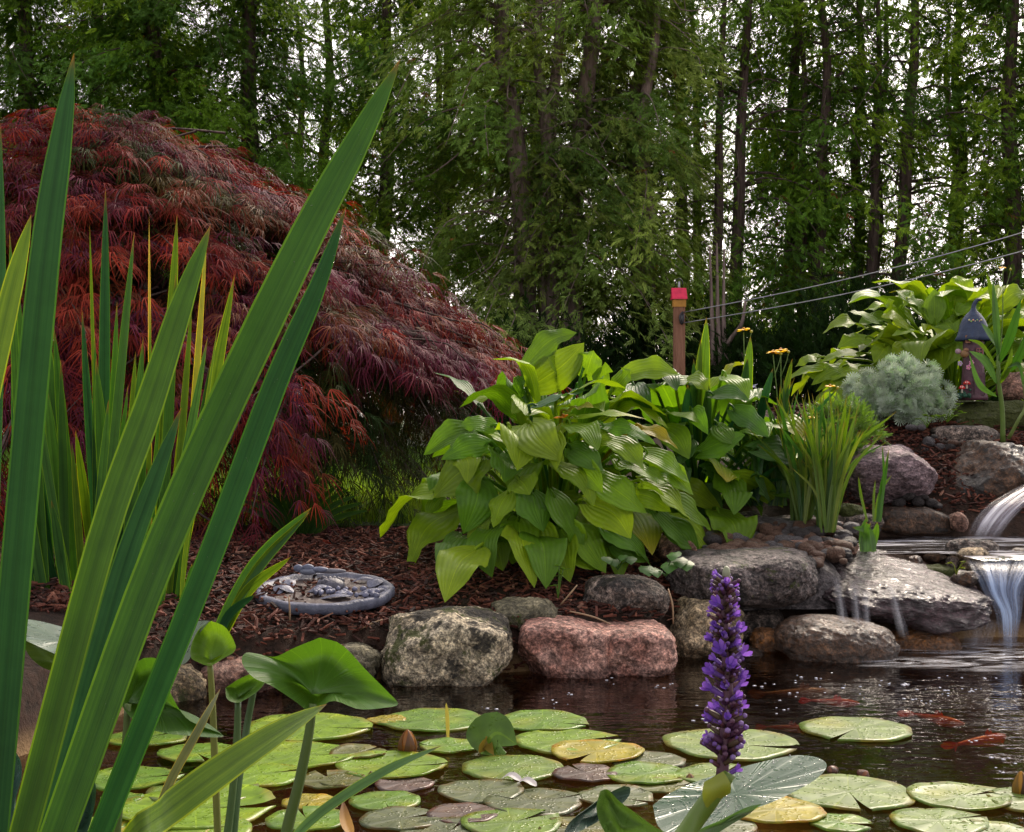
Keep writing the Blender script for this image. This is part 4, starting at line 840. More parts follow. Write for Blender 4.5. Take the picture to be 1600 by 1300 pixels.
for tip,base,w,c in [((165,293),(160,930),16,DG),((210,362),(155,940),19,MG),((277,333),(245,930),17,YG),((323,366),(285,900),11,(.24,.25,.05)),((367,428),(265,960),19,YG),((128,483),(160,960),17,DG),((84,508),(125,970),18,MG),((60,430),(115,960),20,MG),  # the yellowish blade here carries painted sunlight too
  ((118,672),(155,940),14,YG),((212,548),(195,900),14,YG),((341,505),(288,880),9,YG),((28,438),(55,940),15,MG),((275,425),(250,900),14,MG),((140,350),(150,700),5,YG),((235,480),(232,930),9,YG),((233,333),(236,930),6,SUN_GOLD),((300,470),(262,960),11,YG),((183,470),(168,950),16,MG),((95,560),(95,980),16,DG),((55,700),(90,990),14,DG),((110,800),(70,1000),12,MG),((45,880),(100,1010),15,DG),((260,560),(225,980),16,MG),((290,600),(258,985),14,YG),((200,640),(180,985),18,DG),((315,660),(270,1000),12,MG),((72,600),(110,980),20,(.04,.12,.03)),((150,560),(180,980),20,MG),((20,520),(40,980),16,DG),((330,560),(262,990),12,MG),((225,700),(215,1000),16,DG),((15,360),(40,900),14,MG)]:
    bank(tip,base,w,3.95+bb.r.uniform(-.12,.2),c)
for k in range(26):
    tx=bb.r.uniform(15,330); bxx=70+tx*.55+bb.r.uniform(-25,25); bank((tx,bb.r.uniform(520,800)),(bxx,985),bb.r.uniform(10,20),3.95+bb.r.uniform(-.1,.3))
bs=Blades('iris_plant','short fresh iris fan leaning right beside the stepping stone','iris',tuple(P(318,1010,3.75)),3,group='irises in front of the maple')
for tip,base,w,c in [((487,793),(322,1000),26,MG),((484,800),(330,1000),14,YG),((400,928),(330,1010),14,DG),((455,870),(335,990),16,YG),((300,880),(310,1010),14,MG)]:
    bs.add([P(*base,3.75)-Vector((0,0,.05)),P((tip[0]+base[0])/2-10,(tip[1]+base[1])/2-4,3.72),P(*tip,3.66)],w*3.7/F*1.1,None,c)
# dark iris like fan under the maple
bm_=Blades('iris_plant','dark low fan of iris leaves in the shade under the maple','iris',tuple(P(470,835,5.3)),6,group='irises in front of the maple')
for k in range(16):
    a=-1.1+k*.15; tip=(470+math.sin(a)*120,835-math.cos(a)*95); bm_.add([P(470+k*2-16,840,5.3),P(470+math.sin(a)*60,835-math.cos(a)*62,5.25),P(*tip,5.2)],.022,None,(.02,.06,.012))
# blades growing through the second hosta
bg_=Blades('iris_plant','bright upright iris blades standing out of the hosta beside the wooden post','iris',tuple(P(1105,720,5.25)),8,group='irises behind the hostas')
for tip,base,w,c in [((1104,495),(1098,720),17,(.10,.22,.02)),((1084,560),(1088,720),14,MG),((1095,530),(1090,700),12,YG),((1107,600),(1104,720),15,MG),((1075,600),(1080,740),20,DG),((1125,640),(1090,760),13,DG),((1150,650),(1085,770),14,DG)]:
    bg_.add([P(*base,5.2),P((tip[0]+base[0])/2-2,(tip[1]+base[1])/2,5.12),P(*tip,5.1)],w*5.2/F*1.2,None,c)
bg2=Blades('iris_plant','pair of bright iris blades below the single yellow flower right of the post','iris',tuple(P(1172,700,5.4)),9,group='irises behind the hostas')
for tip,base,w,c in [((1173,525),(1166,700),15,(.10,.22,.02)),((1168,560),(1160,690),14,MG),((1208,575),(1180,700),12,DG),((1238,560),(1215,700),12,YG),((1150,620),(1155,720),14,MG),((1232,600),(1222,720),11,MG)]:
    bg2.add([P(*base,5.35),P((tip[0]+base[0])/2-3,(tip[1]+base[1])/2,5.3),P(*tip,5.28)],w*5.3/F*1.2,None,c)
def rush(label,px,py,Y,n,hpx,spread,seed,wpx=5.5,cols=(YG,MG,(.14,.2,.03),(.09,.16,.03))):
    b=Blades('rush_clump',label,'rush',tuple(P(px,py,Y)),seed,'rush','rushes on the stream bank')
    for k in range(n):
        a=b.r.gauss(0,1)*spread; l=hpx*b.r.uniform(.5,1.05); dx=b.r.gauss(0,10); dy=b.r.uniform(-.12,.12)
        t=(px+dx+math.sin(a)*l,py-math.cos(a)*l); m=(px+dx+math.sin(a*.55)*l*.55,py-l*.55)
        b.add([P(px+dx*.6,py,Y+dy),P(*m,Y+dy),P(*t,Y+dy-.1*b.r.random())],wpx*Y/F*b.r.uniform(.7,1.2),None,b.r.choice(cols),fold=.15,n=10)
rush('tall yellow green rush clump behind the pebble bank with a leaning golden leaf',1292,832,5.0,80,215,.24,21)
rush('smaller rush clump left of the tall one, behind the pebbles',1252,825,5.1,50,205,.27,22)
rush('loose rush clump with arching leaves between the hosta and the rush clumps',1215,790,5.3,50,200,.36,23,6,(MG,DG,YG))
rush('sparse thin rush with small seed heads in front of the mauve boulder',1366,815,4.95,7,120,.2,24,5)
rush('small tuft of fresh green water plant standing in the stream edge',1356,862,4.72,8,58,.5,25,11,((.06,.16,.03),(.08,.19,.03)))
rush('dark leafy clump at the right side of the second hosta',1180,790,5.25,26,110,.5,26,7,(MG,DG))
# flowers on thin stalks
def flower(label,head,foot,Y,seed,heads=1,col=(.9,.6,.012),r_px=12,group='yellow flowers around the hostas'):
    q=random.Random(seed); b=P(*foot,Y); root=thing('yellow_flower',label,'flower',b,group); mb=MB()
    tube(mb,[b,P((head[0]+foot[0])/2+q.uniform(-3,3),(head[1]+foot[1])/2,Y),P(head[0],head[1]+4,Y)],[.003,.0025,.002],5,10,c=(.1,.18,.03)); 
    tube(mb,[P(head[0]+1,head[1]+40,Y),P(head[0]+9,head[1]+18,Y),P(head[0]+12,head[1]+4,Y)],[.0018,.0014],4,6,c=(.1,.18,.03)); ball(mb,P(head[0]+12,head[1]+3,Y),.006,2,(.35,.33,.03)); mb.build('stem',M['stem'],root)
    c=np.array(P(*head,Y)); fb=MB(); R_=r_px/F*Y
    for k in range(6):
        a=k*1.047+q.random()*.5; d=np.array([math.cos(a),math.sin(a)*.8,q.uniform(-.1,.35)]); leaf(fb,[c,c+d*R_*.6,c+d*R_+np.array([0,0,-.15*R_])],R_*.95,np.cross(d,[0,0,1]),'petal',6,5,.2,0,np.array(col)*q.uniform(.8,1.15),k)
    ball(fb,c+np.array([0,0,.002]),R_*.25,2,(.5,.25,.01)); fb.build('petals',M['petal'],root)
flower('yellow flower with a drooping petal, highest of those right of the post',(1162,515),(1172,700),5.3,1)
flower('yellow flower on the left of the pair above the right hosta',(1208,550),(1216,700),5.3,2)
flower('yellow flower on the right of the pair above the right hosta',(1220,547),(1225,700),5.32,3)
flower('yellow flower standing directly left of the silver plant',(1297,603),(1292,760),5.05,4,r_px=9)
flower('small yellow flower among the rushes below the silver plant',(1270,652),(1272,790),5.05,5,r_px=8)
flower('small yellow flower high at the right above the fairy house',(1567,418),(1563,560),6.2,6,r_px=6)
flower('orange flower lying low among the front hosta leaves',(879,650),(876,720),4.62,7,col=(.75,.28,.01),r_px=15)
# violet bellflower
b=P(1180,690,5.5); root=thing('bellflower','small violet blue flower between the right hosta and the silver plant','flower',b); mb=MB(); tube(mb,[b,P(1181,600,5.5)],[.003,.002],5,6,c=(.06,.12,.03)); mb.build('stem',M['stem'],root); mb=MB()
for k in range(9):
    q=random.Random(k); c=np.array(P(1180+q.uniform(-5,5),600+k*3,5.5-q.uniform(0,.03))); a=q.uniform(0,6.28); d=np.array([math.cos(a),math.sin(a)-.5,-.2]); leaf(mb,[c,c+d*.012,c+d*.022],.02,np.cross(d,[0,0,1.]),'petal',5,4,.3,0,(.3,.3,.7),k)
mb.build('petals',M['petal'],root)
# feathery low green plants between rushes and silver plant
shrub('feathery_plant','soft bright green feathery plant filling the gap left of the silver plant','plant',tuple(P(1245,722,5.75)),.3,.2,.11,1000,[(.09,.19,.03),(.07,.16,.03),(.12,.2,.03)],61,(.05,.09),'herb')
shrub('feathery_plant','fresh yellow green low plant at the foot of the silver plant','plant',tuple(P(1315,690,5.7)),.14,.12,.16,600,[(.12,.22,.03),(.1,.19,.03)],62,(.04,.07),'herb')
def silver():
    r=np.random.default_rng(9); c=np.array(P(1404,648,6.25)); root=thing('silver_mound_plant','rounded feathery silver grey mound plant left of the fairy house','plant',tuple(c)); mb=MB(); n=1900
    tv=[];tq=[]
    for k in range(9):
        a=(k-4)*.42; i=len(tv); d=np.array([math.sin(a),math.cos(a),.1*(k%2)]); s=np.array([math.cos(a),-math.sin(a),.2]); l=1-.07*abs(k-4); tv+=[d*.1-s*.03,d*.1+s*.03,d*l+s*.05,d*l-s*.05]; tq.append([i,i+1,i+2,i+3])
    tv=np.array(tv);tq=np.array(tq);tc=np.ones((len(tv),3))
    nc=230; a=r.uniform(0,6.283,nc); e=np.arccos(r.uniform(-.1,1,nc)); k=r.uniform(.55,1.12,nc)
    cn=np.stack([np.cos(a)*np.sin(e),np.sin(a)*np.sin(e),np.cos(e)],-1); cc=c+cn*np.array([.215,.2,.235])*k[:,None]; ct=r.uniform(.75,1.2,(nc,1))
    w=r.integers(nc,size=n*2); nrm=cn[w]; off=unit(r.normal(0,1,(n*2,3))+nrm*.7); pos=cc[w]+off*.022; ax=off+nrm*.3; n2=n*2
    instance(mb,tv,tq,tc,frames(ax,r.normal(0,1,(n2,3))),pos,r.uniform(.018,.034,n2),np.array([(.42,.50,.43)])*ct[w]*r.uniform(.8,1.2,(n2,1))*np.where(r.random((n2,1))<.2,[[.8,1.,.65]],[[1,1,1]]))
    mb.build('foliage',M['silver'],root); tb=MB()
    for q in range(30):
        v=nrm[q]; tube(tb,[c+[0,0,-.03],c+v*[.12,.12,.12],c+v*[.19,.18,.21]],[.006,.004,.002],4,6,c=(.12,.13,.1))
    tb.build('stems',M['stem'],root)
silver()
# cane like plant in front of the fairy house
b=P(1567,690,5.9); cn=Blades('cane_plant','tall cane like plant with long lance leaves in front of the fairy house','plant',tuple(b),41,'rush'); mb=MB()
tube(mb,[b,P(1566,640,5.88),P(1560,590,5.85),P(1560,540,5.85),P(1556,480,5.85)],[.011,.010,.008,.005],7,16,c=(.12,.2,.04)); tube(mb,[P(1576,685,5.85),P(1592,655,5.8),P(1602,635,5.8),P(1600,600,5.8)],[.008,.007,.005],6,12,c=(.14,.2,.05)); mb.build('stem',M['stem'],cn.root)
for base,mid,tip,w in [((1558,600),(1540,565),(1514,548),13),((1560,560),(1556,500),(1551,435),13),((1560,570),(1580,520),(1596,465),14),((1562,590),(1590,560),(1612,500),16),((1560,545),(1545,520),(1533,505),10),((1556,500),(1550,460),(1541,425),8),((1560,580),(1535,540),(1512,530),6),((1600,610),(1592,570),(1574,575),7),((1562,600),(1575,575),(1582,540),9),((1558,620),(1530,600),(1514,552),8),((1600,600),(1612,560),(1625,540),12)]:
    cn.add([P(*base,5.85),P(*mid,5.78),P(*tip,5.75)],w*5.8/F*1.15,(random.Random(base[0]+tip[1]).uniform(-.6,.6),-1,.3),cn.r.choice([MG,(.06,.15,.05),YG]),prof='lance',n=12)
def herb(label,pts,Y,name='seedling',cat='plant',r=10,col=(.13,.24,.02),group=None,rnd=False):
    root=thing(name,label,cat,tuple(P(*pts[0],Y)),group); mb=MB(); fb=MB()
    for k,(x,y) in enumerate(pts[1:]):
        q=random.Random(x*7+y); a=P(*pts[0],Y); t=P(x,y,Y-.02); tube(mb,[a,(a+t)/2+Vector((0,0,.01)),t],[.002,.0015],4,6,c=col)
        for j in range(1 if rnd else 3):
            an=q.uniform(0,6.28); d=np.array([math.cos(an),-abs(math.sin(an))*.6,q.uniform(-.1,.3)]) if not rnd else np.array([q.uniform(-.3,.3),-.8,-.5]); l=r/F*Y*q.uniform(.8,1.3); t_=np.array(t)-(d*l*.5 if rnd else 0)
            leaf(fb,[t_,t_+d*l*.55+[0,0,.1*l],t_+d*l],l*(1.0 if rnd else .55),np.cross(d,[0,.3,1.]),'heart' if rnd else 'lance',7,5,.15,.05 if rnd else 0,np.array(col)*q.uniform(.75,1.2),k*3+j,heart=.2 if rnd else 0)
    mb.build('stem',M['stem'],root); fb.build('leaves',M['herb'],root)
herb('small light green seedling in front of the mossy slab',[(1480,660),(1470,650),(1485,640),(1500,632),(1505,645),(1490,650)],5.95)
herb('pale leafed seedling at the left of the seedling by the mossy slab',[(1448,668),(1438,655),(1450,650),(1462,652)],5.95)
herb('round leafed creeping plant on the dark rounded boulder',[(1040,900),(1062,880),(1046,888),(1024,895),(1072,885),(1012,893),(1052,870)],4.3,'creeping_plant',r=26,col=(.06,.15,.03),rnd=True)
herb('round leafed creeping plant under the hosta tips left of the boulder',[(965,890),(960,880),(985,876),(972,872),(950,876)],4.3,'creeping_plant',r=18,col=(.05,.13,.02),rnd=True)
herb('small upright weed in the bark below the front hosta',[(872,935),(875,900),(868,915),(880,890),(874,885)],4.2,'weed',r=14,col=(.08,.17,.02))
herb('tiny yellow sprout between the stones in the stream',[(1494,898),(1488,880),(1502,888),(1508,878)],4.6,'sprout',r=10,col=(.2,.25,.02))
# ------------------------------------------------------------------ lily pads, buds
def pad_mesh(r,notch,seed,depth=.9,curl=.02):
    q=random.Random(seed); n=44; rings=7; V=[];U=[]; wd=q.uniform(.05,.22)
    for k in range(rings+1):
        f=k/rings
        for i in range(n+1):
            a=wd*f*.8+(2*math.pi-1.6*wd*f)*i/n; rad=r*f*(1+.025*math.sin(a*3+seed)+.012*math.sin(a*11+seed*2)*f)
            if i in(0,n): rad*=1.04
            z=.004+.0012*math.sin(a*2+seed)*f+curl*r*f**6*(1+.8*math.sin(a*2+seed*1.3))+.0009*f*math.sin(a*7+seed)
            V.append((rad*math.cos(a+notch),rad*math.sin(a+notch),max(z,.002))); U.append((f,math.sin(a*6.5),(seed*.37)%1))
    Q=[(k*(n+1)+i,(k+1)*(n+1)+i,(k+1)*(n+1)+i+1,k*(n+1)+i+1) for k in range(rings) for i in range(n)]
    o=len(V); V+=[(x*.995,y*.995,z-.0035) for x,y,z in V[rings*(n+1):]]; U+=[(1,0,0)]*(n+1)
    Q+=[(rings*(n+1)+i,o+i,o+i+1,rings*(n+1)+i+1) for i in range(n)]
    return np.array(V),Q,np.array(U)
PC={'green':(.08,.16,.014),'light':(.11,.18,.028),'pale':(.13,.195,.05),'yellow':(.25,.22,.02),'grey':(.095,.115,.06),'purple':(.09,.06,.06),'olive':(.09,.1,.025),'bright':(.115,.2,.012),'brown':(.07,.045,.02)}
PC={k:tuple(x*(1.05 if k in('green','bright') else .85 if k not in('yellow','purple') else .92) for x in v) for k,v in PC.items()}
PT={'green':'green','light':'light green','pale':'pale green','yellow':'yellow speckled','grey':'grey green','purple':'purple brown','olive':'olive','bright':'bright green','brown':'sunken brown'}
PADS=[(675,1127,165,'green',-2.8,'at the far side of the pond, in front of the lichen boulder'),(604,1127,62,'yellow',1.,'tucked under the left edge of the far green pad'),(847,1130,146,'green',-.4,'farthest right of the pads below the pink boulders'),
(1338,1141,172,'light',-2.2,'floating alone in open water right of the flower spike'),(1140,1166,208,'pale',-.3,'behind the lower flowers of the purple spike'),(885,1162,166,'bright',.2,'just right of the half raised bud leaf'),
(932,1179,146,'yellow',-2.1,'overlapping two green pads right of the middle'),(1012,1190,118,'grey',2.9,'right of the yellow speckled pad'),(702,1168,94,'green',3.,'between the big brown bud and the half raised leaf'),
(612,1200,172,'bright',.1,'below the big brown bud'),(536,1223,76,'olive',1.,'left of the small dark bud'),(800,1203,160,'light',-1.5,'in the middle with its notch towards the viewer'),(914,1212,102,'purple',2.,'lying half under the middle speckled pad'),
(1012,1214,130,'green',3.1,'left of the leaf behind the flower spike'),(750,1239,134,'grey',-.8,'below the middle light green pad'),(833,1256,155,'grey',.4,'with a pale rib, in front of the middle'),(631,1227,92,'purple',.2,'with a crumpled rim, right of the small dark bud'),
(600,1255,112,'green',-1.3,'heart notched, below the crumpled purple pad'),(624,1284,124,'grey',.5,'near the lower edge below the heart notched pad'),(724,1276,112,'purple',-1.5,'dark and wet at the lower middle'),(800,1291,160,'light',.7,'at the lower edge in the middle'),
(962,1248,120,'grey',-.6,'left of the spotted upright leaf'),(1040,1232,90,'olive',.3,'under the big blue green leaf at its left'),(1326,1241,204,'pale',-1.55,'largest at the lower right with a deep notch towards the viewer'),(1500,1249,158,'light',.4,'at the lower right, notched on its right side'),(1467,1287,150,'light',.25,'at the lower right edge of the picture'),
(1622,1255,150,'pale',2.6,'cut by the right edge of the picture'),(1212,1271,152,'yellow',2.6,'under the large pale notched pad at the lower right'),(1312,1288,96,'green',-.3,'small, below the large pale notched pad'),(1128,1292,110,'grey',.9,'below the spike stem at the lower edge'),
(482,1138,198,'bright',-.25,'directly below the large heart shaped leaf'),(468,1184,176,'bright',.15,'left of the big brown bud'),(305,1179,118,'green',-1.,'behind the thin pickerel stems at the left'),(230,1156,126,'green',.8,'farthest left behind the iris blades'),
(408,1215,136,'bright',.4,'between the pickerel stems and the small dark bud'),(212,1219,140,'green',.3,'left of the slanting grey leaf'),(318,1240,172,'light',1.5,'behind the slanting iris blade'),(306,1266,246,'bright',.1,'widest at the lower left behind the slanting blade'),
(518,1223,106,'olive',2.,'grey olive below the left of the big bud'),(484,1257,88,'yellow',-1.6,'small and lobed left of the curled yellow leaf'),(190,1252,66,'green',.7,'small, right of the biggest iris blade base'),(480,1287,128,'green',1.9,'at the lower edge left of the curled leaf'),
(250,1301,160,'yellow',.4,'at the lower left edge between the blades'),(274,1184,96,'brown',2.,'below the surface at the left'),(700,1305,150,'grey',1.2,'cut by the lower edge left of the middle'),(900,1300,120,'olive',2.4,'cut by the lower edge behind the spotted leaf'),(330,1300,130,'bright',2.2,'cut by the lower edge behind the thick stem'),(560,1180,90,'olive',.9,'low in the water left of the big bud'),(1120,1215,130,'light',.8,'between the pale pad and the wet blue green leaf'),(1560,1310,150,'light',1.9,'cut by the lower right corner'),(160,1290,90,'bright',1.,'small pad at the lower left between the big blades')]
for k,(px,py,w,c,nt_,lab) in enumerate(PADS):
    p=W(px,py); r=w/F*p.y/2; q=random.Random(k+3); V,Q,U=pad_mesh(r,nt_,k*1.31+.4,curl=q.choice([.0,.01,.02,.04]))
    mb=MB(); a=np.arctan2(V[:,1],V[:,0]); f=np.hypot(V[:,0],V[:,1])/r
    base=np.array(PC[c])*q.uniform(.88,1.12); hue=np.array([noise.noise(Vector((x/r*1.3+k,y/r*1.3,k*2.))) for x,y,z in V])
    col=base[None]*(1+.0*hue[:,None])+np.clip(hue,0,1)[:,None]*np.array([.10,.05,-.01])*(.3 if c in('purple','grey','brown') else .9)
    rim=(f>.97)&(np.sin(a*5+k)>.2); col[rim]=col[rim]*[1.2,.7,.5]
    mb.add(V+np.array([p.x,p.y,-.02 if c=='brown' else .0005*(k%7)]),Q,None,np.clip(col,.01,1),U)
    tag(mb.build('lily_pad',M['pad'],origin=(p.x,p.y,0)),f'{PT[c]} lily pad {lab}','lily pad','lily pads on the pond')
def bud(label,px,py,h,w,c1,c2,tilt=0.,open_=0.):
    p=W(px,py); s=p.y/F; h*=s; w*=s; root=thing('lily_bud',label,'flower bud',tuple(p),'water lily buds'); M_=lambda a:None
    ax=np.array([math.sin(tilt),-.1,math.cos(tilt)]); sx=np.array([math.cos(tilt),0,-math.sin(tilt)])
    pr=[(0,0),(.3,.03),(.43,.16),(.49,.34),(.45,.54),(.34,.74),(.19,.9),(.07,.98),(.0,1.)]; RR=np.stack([sx,np.cross(ax,sx),ax],-1); RR=RR/np.linalg.norm(RR,axis=0); mb=MB(); t=MB(); lathe(t,[(a*w*.94,b*h-.008) for a,b in pr],(0,0,0),16)
    mb.add(np.concatenate(t.v)@RR.T+np.array(p),np.concatenate(t.q),None,c1); mb.build('petals',M['pickerel'],root)
    for k in range(4):
        mb=MB(); V=[];U=[]; nn=7
        for (rr,zz) in pr:
            hw=.72*min(1.,1.25*(1-zz)**.6+.02)
            for v in np.linspace(-1,1,nn): a=k*1.571+.4+v*hw; V.append((rr*w*1.03*math.cos(a)*(1+.04*(1-v*v)),rr*w*1.03*math.sin(a)*(1+.04*(1-v*v)),zz*h*1.01-.008)); U.append((zz,v,.2))
        Q=[(i*nn+j,i*nn+j+1,(i+1)*nn+j+1,(i+1)*nn+j) for i in range(len(pr)-1) for j in range(nn-1)]
        mb.add(np.array(V)@RR.T+np.array(p),Q,None,c2 if k%2 else np.array(c1)*.8,U); mb.build('sepal',M['pickerel'],root)
bud('large closed brown and orange lily bud standing in the pads',637,1177,44,30,(.2,.09,.025),(.13,.06,.03))
bud('small dark pointed lily bud left of the crumpled purple pad',580,1224,26,17,(.09,.05,.025),(.05,.035,.03))
bud('small brown lily bud at the left of the wet blue green leaf',1078,1220,18,17,(.2,.12,.07),(.15,.08,.05))
bud('pointed reddish bud tip at the right end of the wet blue green leaf',1268,1216,20,22,(.12,.045,.035),(.08,.035,.03),.5)
bud('brown bud tip behind the largest pale pad',1349,1212,16,24,(.16,.06,.04),(.1,.04,.035),.7)
bud('low reddish bud on the tip edge of the wet blue green leaf',1300,1204,14,20,(.15,.07,.06),(.1,.05,.045),-.5)
bud('big yellow brown lily bud at the right edge of the picture',1594,1243,46,26,(.28,.17,.03),(.07,.04,.03))
# half raised leaf with a little bud, curled yellow leaf, upright yellow stalk, floating petals
def one_leaf(name,label,cat,pts,w,up,mat,c,prof='heart',tipc=None,fold=.15,wave=0,heart=0,curl=0.):
    p=[np.array(x,float) for x in pts]; T=unit(p[-1]-p[0]); mb=MB(); leaf(mb,p,w,np.cross(T,-np.array(up,float)),prof,14,9,fold,wave,c,int(abs(p[0][0])*100),heart=heart,tipc=tipc,curl=curl)
    return tag(mb.build(name,M[mat],origin=tuple(p[0])),label,cat)
one_leaf('lily_leaf','half raised dark green lily leaf with a folded yellow edge, right of the big bud','lily leaf',[W(752,1178),W(775,1178)+Vector((0,0,.045)),W(808,1178)+Vector((0,0,.02))],.11,(0,-.9,.4),'pad',(.07,.14,.02))
one_leaf('lily_leaf','small folded yellow leaf tucked against the half raised leaf','lily leaf',[W(748,1182)+Vector((0,0,.02)),W(760,1178)+Vector((0,0,.022)),W(772,1184)+Vector((0,0,.005))],.035,(0,-1,.5),'petal',(.28,.2,.03))
one_leaf('curled_leaf','curled yellow and brown dead leaf standing at the lower edge left of the middle','dead leaf',[W(552,1312)-Vector((0,0,.0)),W(540,1300)+Vector((0,0,.02)),W(536,1290)+Vector((0,0,.045))],.022,(.3,-1,.2),'petal',(.4,.2,.02),'lance',(.15,.06,.02))
one_leaf('yellow_stalk','thin upright yellow stalk growing through the far green pad','stalk',[W(700,1152),W(699,1150)+Vector((0,0,.04)),W(697,1148)+Vector((0,0,.075))],.009,(0,-1,0),'petal',(.4,.35,.05),'blade')
for k,(x,y,lab) in enumerate([(798,1226,'white fallen petal between the middle pads'),(822,1234,'whitish shrivelled leaf scrap on the pads in the middle')]):
    one_leaf('fallen_petal',lab,'petal',[W(x-14,y)+Vector((0,0,.012)),W(x,y)+Vector((0,0,.02)),W(x+16,y+4)+Vector((0,0,.012))],.02,(0,-.3,1),'petal',(.5,.48,.52),'petal')
# ------------------------------------------------------------------ pickerel plants
def drops(parent,pts,n,seed,r=(.0008,.0022)):
    "beads of water sitting on a leaf: random points of its mesh"
    rg_=np.random.default_rng(seed); me=parent.data; v=np.empty(len(me.vertices)*3); me.vertices.foreach_get('co',v); v=v.reshape(-1,3)
    fs=[list(p.vertices) for p in me.polygons if len(p.vertices)==4]; mb=MB()
    for k in range(n):
        f=fs[int(rg_.integers(len(fs)))]; a,b=rg_.random(2); q=v[f[0]]*(1-a)*(1-b)+v[f[1]]*a*(1-b)+v[f[2]]*a*b+v[f[3]]*(1-a)*b; nn=np.cross(v[f[1]]-v[f[0]],v[f[3]]-v[f[0]]); nn=nn/(np.linalg.norm(nn)+1e-9)
        if pts is not None and nn@np.array(pts)<0: nn=-nn
        rr=rg_.uniform(*r); ball(mb,q+nn*rr*.3+np.array(ORG[parent]),rr,1,(1,1,1))
    d=mb.build('water_drops',M['drop'],parent); d['kind']='stuff'; return d
m=newmat('water_drop'); g=NT(m); gl=g.n('ShaderNodeBsdfGlossy'); gl.inputs[1].default_value=.02; tr=g.n('ShaderNodeBsdfTransparent'); fr=g.n('ShaderNodeFresnel'); mx=g.n('ShaderNodeMixShader'); g.l(g.math('ADD',fr.outputs[0],.1),mx.inputs[0]); g.l(tr.outputs[0],mx.inputs[1]); g.l(gl.outputs[0],mx.inputs[2]); g.done(mx); M['drop']=m
def cupleaf(root,Bpx,Tpx,w,Yb,Yt,up,mat,c,arch=.1,heart=.28,fold=.25,curl=0.,wave=.03,prof='heart'):
    p0,p2=np.array(P(*Bpx,Yb)),np.array(P(*Tpx,Yt)); u=np.array(up,float); u/=np.linalg.norm(u); l=np.linalg.norm(p2-p0); T=unit(p2-p0); mb=MB()
    leaf(mb,[p0,(p0+p2)/2+u*arch*l,p2],w*(Yb+Yt)/2/F,np.cross(T,-u),prof,22,15,fold,wave,c,int(Bpx[0]),heart=heart,curl=curl); return mb.build('leaf',M[mat],root)
def petiole(root,pts,Y,r,c=(.07,.12,.02)):
    mb=MB(); tube(mb,[P(x,y,Y+dy) for x,y,dy in pts],r,8,14,c=c); return mb.build('stem',M['stem'],root)
def hleaf(root,outline,ctr,Y,seed,bow,c,mat='pickerel',ctr_dy=0.,rib=None):
    "a broad leaf seen edge-up: outline and heart point in the picture, depth bowed per outline point"
    mb=MB(); n=64; o=spline([np.array(P(x,y,Y+d)) for x,y,d in outline+outline[:1]],n+1)[:-1]; c0=np.array(P(*ctr,Y+ctr_dy)); V=[c0];U=[(0,0,.3)]; rings=9
    for k in range(1,rings+1):
        f=k/rings
        for i in range(n):
            q=c0*(1-f)+o[i]*f; q=q+np.array([0,bow*math.sin(f*math.pi),0]); V.append(q); U.append((f,math.sin(i/n*2*math.pi*7)*.9,.3))
    T=[(0,1+i,1+(i+1)%n) for i in range(n)]; Q=[(1+k*n+i,1+(k+1)*n+i,1+(k+1)*n+(i+1)%n,1+k*n+(i+1)%n) for k in range(rings-1) for i in range(n)]
    V=np.array(V); mb.add(V,Q,T,c,U); return mb.build('leaf',M[mat],root)
PK='pickerel plants at the left'
r1=thing('pickerel_plant','large upright heart shaped leaf on a thick green stem above the lily pads','water plant',W(440,1330),PK)
hleaf(r1,[(500,996,.05),(535,1008,.06),(575,1050,.03),(605,1080,-.02),(622,1100,-.05),(600,1106,-.06),(560,1108,-.05),(520,1095,-.03),(487,1112,-.02),(460,1095,.0),(425,1072,.0),(395,1058,-.02),(378,1035,-.03),(384,1020,-.02),(405,1022,.02),(430,1026,.04),(460,1012,.05)],(489,1085),1.95,1,.05,(.06,.15,.02))
petiole(r1,[(489,1100,0),(482,1150,0),(468,1220,0),(450,1290,0),(440,1340,.0)],1.95,[.0055,.007,.008,.009])
r2=thing('pickerel_plant','small curled silvery topped leaf on a thin yellow stem beside the big heart leaf','water plant',W(345,1340),PK)
hleaf(r2,[(330,970,.05),(352,980,.03),(367,1005,0),(366,1018,-.02),(350,1028,-.02),(328,1040,-.02),(308,1034,0),(298,1026,.01),(300,1005,.03),(312,982,.05)],(328,1032),2.2,2,.03,(.10,.2,.02))
hleaf(r2,[(328,970,.05),(312,984,.05),(300,1008,.03),(297,1028,.01),(285,1038,.02),(276,1030,.05),(282,1000,.09),(295,976,.09),(312,970,.08)],(300,1003),2.2,3,.0,(.10,.15,.11),'waxy',ctr_dy=.05)
petiole(r2,[(328,1036,0),(332,1100,0),(336,1200,0),(342,1345,0)],2.2,[.005,.0055,.006,.006],(.16,.18,.03))
r3=thing('pickerel_plant','broad leaf with a wet silvery top behind the big iris blades','water plant',W(60,1330),PK)
hleaf(r3,[(28,966,.12),(60,970,.14),(100,980,.12),(140,990,.1),(168,996,.06),(150,1030,-.01),(125,1032,-.02),(95,1025,-.02),(60,1010,.0),(30,995,.04),(15,978,.08)],(100,1003),1.75,4,.0,(.12,.17,.14),'waxy',ctr_dy=.05)
hleaf(r3,[(30,995,.04),(60,1010,.0),(95,1025,-.02),(125,1032,-.02),(150,1030,-.01),(120,1050,.0),(80,1048,.02),(50,1030,.04)],(90,1032),1.75,5,.02,(.08,.15,.02))
petiole(r3,[(95,1040,.01),(85,1120,.01),(70,1220,0),(60,1340,0)],1.75,[.005,.006,.007,.007])
r4=thing('pickerel_plant','large dark green leaf hanging down behind the biggest iris blade','water plant',W(180,1340),PK)
